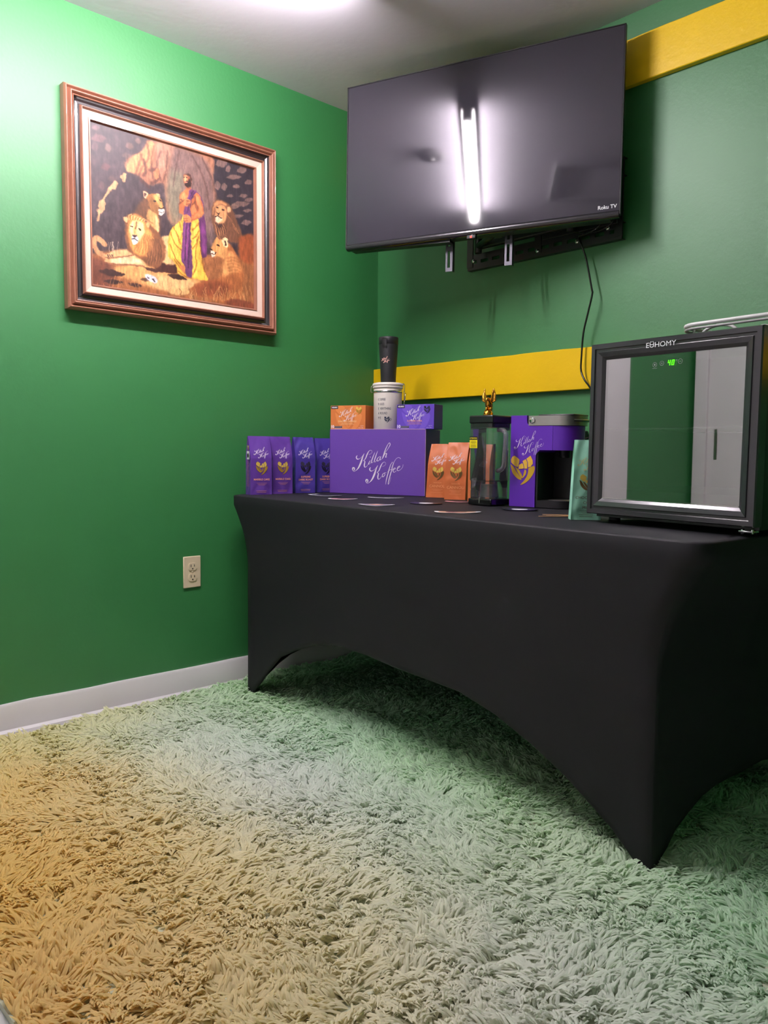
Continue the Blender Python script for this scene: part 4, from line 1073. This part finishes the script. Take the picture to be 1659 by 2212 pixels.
# ------------------------------------------------------------------ coffee bags
def bag(label, x, y, yaw, m, style, w=.083, d=.050, h=.213, seed=0, lean=0.0, shear=0.0, group=None):
    t = thing('coffee_bag', label, 'bag', (x, y, zt(x)+.0005), rot=(0, lean, yaw), group=group)
    rr = np.random.default_rng(seed); ph = rr.random(12)*6.28
    def depth(z):
        q = z/h
        if q < .62: return d*(1-.02*q)
        k = (q-.62)/.38; return d*(.987*(1-k**1.25)+.10*k**1.25)
    def crinkle(a, z):
        q = z/h
        amp = .0012+.0022*abs(q-.5)
        u = a*38+1.3*math.sin(z*47+ph[4])+ph[0]; v = z*41+1.6*math.sin(a*58+ph[5])+ph[1]
        return amp*(.7*math.sin(u+.8*math.sin(v))+.6*math.sin(1.7*v+ph[2])*math.sin(1.3*u)+.5*abs(math.sin(.9*v-.7*u+ph[3]))-.25)
    def width(z):
        q = z/h; return w*(1-.015*math.sin(q*3.1))
    def front(a, z):           # a measured from the left edge
        return -(-depth(z)/2)-d/2*0 if False else (d/2-depth(z)/2) + crinkle(a, z)*min(1, a/.008, (w-a)/.008 if w-a > 0 else 0)
    NZ, NX, ND = 40, 22, 8; P = []
    for i in range(NZ+1):
        z = h*i/NZ; dp = depth(z); ww = width(z); xo = (w-ww)/2; row = []
        q = z/h; gus = 0 if q < .45 else (q-.45)/.55*dp*.0+min(.027, .030*((q-.45)/.4))
        for j in range(NX+1):
            a = ww*j/NX; row.append((xo+a, front(max(.0001,min(w-.0001,xo+a)), z), z))
        for j in range(1, ND):
            s = j/ND; g = gus*(1-abs(2*s-1)); row.append((xo+ww-g-.0006*math.sin(z*120+s*9), (d-dp)/2+dp*s, z))
        for j in range(NX+1):
            a = ww*(1-j/NX); row.append((xo+a, (d+dp)/2-crinkle(a, z)*.6*min(1, a/.008, (ww-a)/.008 if ww > a else 0), z))
        for j in range(1, ND):
            s = 1-j/ND; g = gus*(1-abs(2*s-1)); row.append((xo+g+.0006*math.sin(z*130+s*8), (d-dp)/2+dp*s, z))
        P.append(row)
    mb = MB().grid(P, closed_v=True); n = len(P[0])
    mb.f += [tuple(range(n))[::-1], tuple(NZ*n+j for j in range(n))]; mb.m += [0,0]; mb.sm += [False, False]
    mb.v = [(a+shear*c, b, c) for a, b, c in mb.v]
    sharp(mb.build('pouch', m, t), 50)
    ins = MB()
    fn = lambda a, z: (a+shear*z, front(max(.0001,min(w-.0001,a)), max(0, min(h, z)))-.0009, z)
    fn2 = lambda a, z: (a+shear*z, front(max(.0001,min(w-.0001,a)), max(0, min(h, z)))-.0013, z)
    ink, txt, ehi, elo, l1, l2 = style
    s1 = MB(); decal(s1, script_geo(.058, 2.1), fn, w*.52, h*.715); s1.build('script_lettering', ink, t)
    e = MB(); g = emblem_geo(.045); decal(e, g[0], fn, w*.52, h*.455, 0); decal(e, g[1], fn2, w*.52, h*.455, 1); e.build('emblem', [elo, ehi], t)
    tx = MB(); big2 = bool(l2 and len(l2) < 8)
    if l2 and not big2: decal(tx, text_geo(l1, .0098, bold=.0003), fn, w*.52, h*.275); decal(tx, text_geo(l2, .0098, bold=.0003), fn, w*.52, h*.225)
    elif big2:
        k = l1.split('|'); zz = h*.265
        for q in k: decal(tx, text_geo(q, .0095 if len(k) > 1 else .0070, sx=1.05), fn, w*.52, zz); zz -= .0125
        if l2: decal(tx, text_geo(l2, .0135 if len(k) == 1 else .0095, sx=1.05), fn, w*.52, zz-.002 if len(k) == 1 else zz)
    else: decal(tx, text_geo(l1, .0095, bold=.0003), fn, w*.52, h*.245)
    def rule(z, a0, a1, th=.0007):
        V = []; F = []
        for i in range(9):
            a = a0+(a1-a0)*i/8; V += [(a, z), (a, z+th)]
            if i: F.append((2*i-2, 2*i, 2*i+1, 2*i-1))
        decal(tx, (V, F), fn)
    if big2 and len(l1.split('|')) == 1:
        rule(h*.155, w*.25, w*.78); rule(h*.135, w*.32, w*.72); rule(h*.095, w*.22, w*.8)
    else:
        b0 = .195 if not big2 else .115
        rule(h*b0, w*.28, w*.76); rule(h*(b0-.018), w*.33, w*.72); rule(h*(b0-.034), w*.38, w*.66)
        rule(h*.062, w*.26, w*.74, .0010); rule(h*.040, w*.28, w*.72, .0010)
    tx.build('flavour_text', txt, t)
    return t, (w, d, h, depth)
def side_print(t, geom, ink=M_PINKINK):
    """small print on the left side panel of the front-most purple bag"""
    w, d, h, depth = geom
    lb = MB().box(-.0010,-.0004,.008,.034,.128,.158).build('side_label', mat('label_white', (225,222,226), .5), t)
    MB().prism([(.011,.131),(.020,.138),(.030,.131),(.031,.150),(.024,.146),(.020,.152),(.012,.146)], -.0013, -.0010, plane='yz').build('side_picture', M_BLACKINK, t)
    e = MB()
    g = emblem_geo(.019)
    for q, mi in ((g[0],0),(g[1],1)): decal(e, q, lambda a, z: (-.0006, .021-a, z), 0, .170, mi)
    e.build('side_emblem', [M_GOLDLO, M_GOLDHI], t)
    tx = MB()
    r = np.random.default_rng(2)
    for i in range(24):
        z = .122-i*.0040; tx.box(-.0009,-.0004,.034-.004-.020*(.5+.5*r.random()),.0345,z,z+.0016)
    tx.build('side_text', mat('mauve_print', (176,110,160), .6), t)
M_BAGP = mat('purple_foil', (96,58,150), .34, var=.04, scale=40, spec=.5)
M_BAGD = mat('indigo_foil', (74,58,150), .34, var=.04, scale=40, spec=.5)
M_BAGO = mat('orange_foil', (210,112,60), .42, var=.03, scale=40)
M_BAGM = mat('mint_foil', (160,224,196), .42, var=.02, scale=40)
st_marble = (M_WHITEINK, M_PINKINK, M_GOLDHI, M_GOLDLO, 'MARBLE CAKE', None)
st_dark = (M_WHITEINK, M_PINKINK, mat('emblem_slate', (52,48,66), .35), mat('emblem_slate_dark', (30,28,44), .35), 'SUPREME', 'DARK ROAST')
st_can = (M_WHITEINK, mat('soft_orange_print', (244,170,116), .5), M_GOLDHI, mat('bronze_print', (110,84,44), .35, metal=.3), 'SHAOLIN', 'CANNOLI')
st_mint = (mat('pale_gold_print', (214,204,140), .4), mat('brown_print', (110,90,70), .5), M_GOLDHI, mat('bronze_print', (110,84,44), .35), 'CHOCOLATE|CHIP', 'MINT')
b1, gm = bag('purple marble cake coffee bag with printed side panel, nearest the table corner', .125, -.737, rad(76), M_BAGP, st_marble, seed=1)
side_print(b1, gm)
bag('purple marble cake coffee bag with a gold emblem, second from the table corner', .122, -.638, rad(80), M_BAGP, st_marble, seed=2)
bag('indigo dark roast coffee bag with its dark emblem in full view', .122, -.532, rad(77), M_BAGD, st_dark, seed=3)
bag('indigo dark roast coffee bag wedged against the large purple box', .117, -.425, rad(77), M_BAGD, st_dark, seed=4, h=.211)
bag('orange cannoli coffee bag touching the large purple box', .567, -.282, rad(20), M_BAGO, st_can, w=.082, d=.05, h=.192, seed=5, shear=.06)
bag('orange cannoli coffee bag standing in the middle, slightly in front', .690, -.318, rad(24), M_BAGO, st_can, w=.076, d=.05, h=.197, seed=6, shear=.035)
bag('orange cannoli coffee bag partly hidden behind the clear water tank', .800, -.322, rad(17), M_BAGO, st_can, w=.078, d=.05, h=.190, seed=7)
bag('mint green coffee bag tucked beside the black cooler', 1.427, -.655, rad(42), M_BAGM, st_mint, w=.074, d=.040, h=.200, seed=8, shear=.04)

# ------------------------------------------------------------------ coffee maker with water tank
def build_maker():
    yaw = rad(8.6)
    t = thing('coffee_maker', 'purple pod coffee maker with steel lid and clear water tank', 'coffee maker', (1.036,-.400,zt(1.04)+.002), rot=(0, rad(.4), yaw))
    D = .125
    side = [(0,0),(.086,0),(.086,.160),(.098,.172),(.140,.172),(.140,.244),(.064,.244),(.056,.252),(.054,.262),(.054,.276),(.0,.276)]
    MB().prism(side, 0, D).build('body', M_PURPLEP, t)
    # rounded head front
    P = []
    for i in range(15):
        a = -math.pi/2+math.pi*i/14
        P.append([(.141+.067*math.cos(a), D/2+D/2*math.sin(a), z) for z in (.172,.1735,.2425,.244)])
    hd = MB().grid(P, flip=False); 
    for z in (.172,.244): hd.add([(.141+.067*math.cos(-math.pi/2+math.pi*i/14), D/2+D/2*math.sin(-math.pi/2+math.pi*i/14), z) for i in range(15)], [tuple(range(15))])
    sharp(hd.build('head', M_PURPLEP, t))
    # steel lid band
    P = []
    for i in range(21):
        a = -math.pi/2+math.pi*i/20
        P.append([(.145+.070*math.cos(a), D/2+(D/2+.001)*math.sin(a), z) for z in (.2455,.248,.272,.2745)])
    P = [[(.060,-.001,z) for z in (.2455,.248,.272,.2745)]]+P+[[(.060,D+.001,z) for z in (.2455,.248,.272,.2745)]]
    ld = MB().grid(P)
    ld.add([r[3] for r in P], [tuple(range(len(P)))]); ld.add([r[0] for r in P], [tuple(range(len(P)))])
    sharp(ld.build('lid', M_STEEL, t))
    kb = MB().lathe([(0,-.0035),(.0085,-.0035),(.0095,-.002),(.0095,0)], axis='y', n=24, org=(.073,-.001,.260)).box(.0715,.0745,-.0055,-.003,.252,.268,.0008).build('hinge_knob', M_CHROME, t)
    MB().box(.085,.200,.012,D-.012,.2745,.279,.002).build('lid_top', M_BLACK, t)
    hl = MB()
    P = []
    for i in range(11):
        a = -.75+1.5*i/10; r1, r2 = .072, .072+.012*math.cos(a*1.6)
        P.append([(.145+r1*math.cos(a), D/2+.066*math.sin(a), .2635),(.145+r2*math.cos(a), D/2+.072*math.sin(a), .261),(.145+r1*math.cos(a), D/2+.066*math.sin(a), .256)])
    hl.grid(P).build('lid_handle', M_STEEL, t)
    # dark cavity back and drip tray
    MB().box(.0865,.092,.004,D-.004,.02,.172).build('cavity_panel', M_BLACK, t)
    MB().box(.0865,.150,D-.012,D-.004,.02,.172).build('rear_panel', M_BLACK, t)
    MB().lathe([(0,.150),(.016,.150),(.019,.172)], cx=.15, cy=D/2, n=20).build('nozzle', M_BLACK, t)
    P = []
    for i in range(17):
        a = -math.pi/2+math.pi*i/16
        P.append([(.142+.056*math.cos(a), D/2+(D/2-.004)*math.sin(a), z) for z in (0,.018,.022)])
    P = [[(.087,.004,z) for z in (0,.018,.022)]]+P+[[(.087,D-.004,z) for z in (0,.018,.022)]]
    tr = MB().grid(P); tr.add([r[2] for r in P], [tuple(range(len(P)))])
    tray = sharp(tr.build('drip_tray', mat('dark_satin', (44,42,46), .28, metal=.4), t))
    MB().lathe([(0,.0235),(.040,.0235),(.042,.022)], cx=.145, cy=D/2, n=28).build('drip_grate', M_STEEL, tray)
    s1 = MB(); decal(s1, script_geo(.100, 1.1), lambda a, z: (a, -.0007, z), .062, .192, rot=.06); s1.build('script_lettering', M_WHITEINK, t)
    e = MB(); g = emblem_geo(.082); decal(e, g[0], lambda a, z: (a, -.0006, z), .043, .112, 0); decal(e, g[1], lambda a, z: (a, -.0010, z), .043, .112, 1)
    e.build('emblem', [mat('emblem_gold_dark', (206,164,40), .35), mat('emblem_gold', (240,190,70), .35)], t)
    # water tank: square clear jug with black lid and base, on the left
    c, s = math.cos(-yaw), math.sin(-yaw)
    tk = bpy.data.objects.new('water_tank', None); COL.objects.link(tk); tk.parent = t
    wx, wy = .918-1.036, -.457+.400
    tk.location = (c*wx-s*wy, s*wx+c*wy, 0); tk.rotation_euler = (0, 0, -yaw)
    S = .092
    bpy.data.objects.remove(tk)
    class _P: pass
    # tank meshes are parts of the maker; the jug carries its own sub-parts
    jug = MB()
    def sq(r, z, k=.010):
        out = []
        for cx, cy, a0 in ((r,-r,-90),(r,r,0),(-r,r,90),(-r,-r,180)):
            for i in range(5):
                a = rad(a0+90*i/4); out.append((cx-math.copysign(k,cx)+k*math.cos(a), cy-math.copysign(k,cy)+k*math.sin(a), z))
        return out
    cx, cy = S/2, S/2
    rows = [sq(.0435, .020), sq(.0435, .075), sq(.0455, .078), sq(.0462, .252)]
    jug.grid([[(a+cx, b+cy, z) for a, b, z in r] for r in rows], closed_v=True)
    for k in (0,): jug.add([(a+cx, b+cy, z) for a, b, z in rows[k]], [tuple(range(20))])
    place = dict(loc=(c*wx-s*wy, s*wx+c*wy, 0), rotz=-yaw)
    jo = jug.build('water_tank', M_CLEAR, t, **place)
    MB().box(.026,.066,.026,.066,.024,.064,.004).build('filter_cup', clear_mat('milky_clear', (1,.98,1), .04, .1, .40), jo)
    inner = MB().lathe([(.018,.078),(.018,.19)], cx=S/2, cy=S/2, n=18)
    inner.lathe([(.026,.072),(.032,.021)], cx=S/2, cy=S/2, n=24).box(.004,.088,.004,.088,.0735,.0755,.001)
    inner.build('inner_column', clear_mat('frosted_clear', (.99,.99,1), .04, .10, .10), jo)
    MB().box(0,S,0,S,0,.020,.003).build('tank_base', M_GLOSSB, jo)
    MB().box(.0445,.0485,-.0015,.0,.006,.024,.0006).build('tank_clip', M_STEEL, jo)
    MB().box(-.001,S+.001,-.001,S+.001,.252,.277,.004).box(.006,S-.006,.006,S-.006,.240,.252,.002).build('tank_lid', M_BLACK, jo)
    hp = catmull([(S-.002,.030,.232),(S+.014,.028,.232),(S+.030,.024,.224),(S+.034,.022,.200),(S+.031,.022,.150),(S+.027,.024,.122),(S+.012,.028,.110),(S-.002,.030,.108)],5)
    MB().tube(hp, .0068, 12).build('tank_handle', clear_mat('handle_clear', (.92,.90,.98), .12, .05, .16), jo)
    st = MB().box(.005,.036,-.0032,-.0026,.176,.212,.0002).build('warning_sticker', mat('sticker_yellow', (248,226,20), .5), jo)
    MB().box(.005,.036,-.0037,-.0032,.202,.212).build('sticker_band', M_BLACKINK, st)
    tx = MB(); decal(tx, text_geo('ATTENTION', .0052, bold=.0002), lambda a, z: (a, -.0041, z), .0205, .2050); tx.build('sticker_title', mat('sticker_yellow', (248,226,20), .5), st)
    tx = MB()
    for i, (a0, a1) in enumerate(((.012,.030),(.010,.032),(.013,.029),(.011,.030),(.010,.032),(.009,.032))):
        z = .197-i*.0032-(.002 if i > 2 else 0); tx.box(a0,a1,-.0037,-.0033,z,z+.0010)
    tx.build('sticker_text', mat('sticker_ink', (120,100,30), .5), st)
    return t
build_maker()

# ------------------------------------------------------------------ cast eagle on the tank lid
def build_eagle():
    t = thing('eagle_figurine', 'small gold eagle statuette with raised wings on the tank lid', 'figurine', (.958,-.412,zt(.96)+.2785), rotz=rad(108))
    mb = MB()
    # rocky perch
    P = []
    for i in range(9):
        r = [.019,.020,.018,.019,.015,.014,.011,.009,.0][i]; z = [0,.003,.005,.009,.011,.014,.016,.018,.019][i]
        P.append([((r+.0022*math.sin(j*2.1+i*1.7))*math.cos(2*math.pi*j/16), .75*(r+.0022*math.cos(j*2.9+i))*math.sin(2*math.pi*j/16), z) for j in range(16)])
    mb.grid(P, closed_v=True).build('perch', M_GOLD, t)
    # body as one swept surface: tail, belly, breast, neck, head, beak
    path = [(.012,0,.006,.003),(.012,0,.014,.007),(.009,0,.024,.0095),(.004,0,.034,.0115),(-.001,0,.042,.0105),(-.005,0,.048,.0075),(-.009,0,.0515,.0068),(-.0135,0,.0515,.0055),(-.0175,0,.049,.0028),(-.019,0,.0455,.0006)]
    rows = []
    for k, (x, y, z, r) in enumerate(path):
        a = path[max(k-1,0)]; b = path[min(k+1,len(path)-1)]; d = Vector((b[0]-a[0],0,b[2]-a[2])).normalized(); nn = Vector((d.z,0,-d.x))
        rows.append([Vector((x,y,z))+nn*r*math.cos(q)+Vector((0,1,0))*r*1.05*math.sin(q) for q in np.linspace(0,2*math.pi,16,endpoint=False)])
    body = MB().grid(rows, closed_v=True)
    # legs gripping the perch
    for s in (-1,1):
        body.tube([(.002,s*.006,.028),(-.001,s*.007,.020),(-.003,s*.007,.0155)], [.0050,.0035,.0022], 8)
        for q in (-.5,0,.5): body.tube([(-.003,s*.007,.016),(-.009*math.cos(q)-.002,s*.007+.008*math.sin(q),.0145)], [.0016,.0008], 6)
    body.build('body', M_GOLD, t)
    # wings: layered feathers fanned along a raised arm
    for s in (-1,1):
        wmb = MB()
        arm = catmull([(.002,s*.005,.041),(.001,s*.0085,.050),(.001,s*.0105,.060),(.001,s*.0125,.069)], 6)
        wmb.tube(arm, [.0052-.0028*q/(len(arm)-1) for q in range(len(arm))], 10)
        for row, (nf, L0, L1, off) in enumerate(((11,.019,.0175,0),(9,.012,.010,-.0012))):
            for i in range(nf):
                f = i/(nf-1); base = Vector(arm[int(f*(len(arm)-1))])+Vector((off,0,0))
                phi = rad(78-70*f)
                L = L0+(L1-L0)*f
                d = Vector((0, s*math.sin(phi), math.cos(phi))).normalized()
                sd = d.cross(Vector((1,0,0))).normalized(); tk = Vector((-.0009,0,0)); pts = []
                for u_, ww in ((0,.8),(.35,1),(.75,.95),(.93,.6),(1,.15)):
                    p = base+d*L*u_+Vector((.003*u_*u_,0,.004*u_*u_*(1-f)))
                    w_ = .0026
                    pts.append([p-sd*w_*ww, p+tk*1.4, p+sd*w_*ww, p-tk*1.0])
                wmb.grid(pts, closed_v=True, smooth=True)
        wmb.build('wing', M_GOLD, t)
build_eagle()

# ------------------------------------------------------------------ stickers and stir sticks on the cloth
def sticker(label, x, y, rx, ry, yaw, style, group=None):
    z = zt(x)+.0012
    t = thing('sticker', label, 'sticker', (x, y, z), rot=(0, rad(.45), yaw))
    n = 36; kind, cols = style
    def outline(k, lift=0, wob=0.0):
        P = []
        for i in range(n):
            a = 2*math.pi*i/n
            if kind == 'diamond': q = 1/(abs(math.cos(a))+abs(math.sin(a)))**.85
            elif kind == 'wing': q = .72+.28*math.cos(2*a)+.10*math.cos(5*a)
            elif kind == 'rect': q = min(1/max(abs(math.cos(a)),1e-3), 1/max(abs(math.sin(a)),1e-3))
            else: q = 1
            q *= 1+wob*math.sin(7*a)
            x_, y_ = rx*k*q*math.cos(a), ry*k*q*math.sin(a)
            P.append((x_, y_, lift+.0022*(x_/rx)**2))
        return P
    def disc(k, lift, name, m, par):
        o = outline(k, lift); P = [[(a*q, b*q, lift+.0022*(a*q/rx)**2) for a, b, c_ in o] for q in (1,.66,.33,.02)]
        mb = MB().grid(P, closed_v=True, flip=True)
        lo = [[(a, b, c_-.0005) for a, b, c_ in o], o]; mb.grid(lo, closed_v=True)
        return mb.build(name, m, par)
    base = disc(1, .0004, 'backing', cols[0], t)
    if len(cols) > 1: disc(.80, .0009, 'printed_face', cols[1], t)
    if len(cols) > 2: disc(.45, .0013, 'printed_motif', cols[2], t)
    return t
WHT = mat('sticker_white', (238,236,240), .4); PNK = mat('sticker_pink', (214,150,160), .4); BLK = mat('sticker_black', (20,20,24), .35)
MAU = mat('sticker_mauve', (116,92,130), .4); TAN = mat('sticker_tan', (222,168,140), .4); RED = mat('sticker_maroon', (110,40,60), .4)
sticker('black sticker with a white border, flat before the indigo coffee bags', .305, -.537, .062, .026, rad(10), ('rect',[WHT,BLK]))
sticker('pink and white wing-shaped sticker near the front edge, left of the others', .500, -.622, .050, .038, rad(40), ('wing',[WHT,PNK]))
sticker('plain white sticker lying below the script on the large purple box', .525, -.448, .064, .022, rad(38), ('wing',[WHT]))
sticker('purple diamond sticker with white rim at the front table edge', .772, -.712, .056, .052, rad(45), ('diamond',[WHT,MAU,TAN]))
sticker('round black sticker with white centre in front of the orange bags', .812, -.535, .052, .050, rad(20), ('disc',[BLK,BLK,WHT]))
sticker('dull pink sticker half under the foot of the water tank', .815, -.392, .045, .026, rad(20), ('wing',[PNK]))
sticker('large red and white wing sticker closest to the front edge', 1.108, -.728, .064, .046, rad(48), ('wing',[WHT,TAN,RED]))
sticker('round black sticker with white motif in front of the coffee maker', 1.148, -.495, .052, .048, rad(30), ('disc',[BLK,BLK,WHT]))
stick0 = None
WOODS = mat('birch_wood', (206,160,118), .6, var=.1, scale=60)
for i, (dx, dy, a, dz) in enumerate(((0,0,62,0),(.010,.006,52,.0),(.018,.016,44,.0),(.004,.020,38,.0022))):
    if stick0 is None:
        P = []
        for j in range(13):
            u = -.055+.11*j/12; hw = .0031*(1 if abs(u) < .050 else .75)
            P.append([(u,-hw,0),(u,hw,0),(u,hw,.0014),(u,-hw,.0014)])
        mb = MB().grid(P, smooth=False, closed_v=True); mb.f += [(0,1,2,3),(48,49,50,51)]; mb.m += [0,0]; mb.sm += [False,False]
        o = mb.build('stir_stick', WOODS); stick0 = o
    else:
        o = stick0.copy(); COL.objects.link(o)
    x = 1.352+dx; o.location = (x, -.600+dy, zt(x)+.0012+dz); o.rotation_euler = (0, rad(.45), rad(a))
    tag(o, 'wooden stir stick in the small heap beside the mint green bag', 'stir stick', 'stir sticks beside the mint bag')
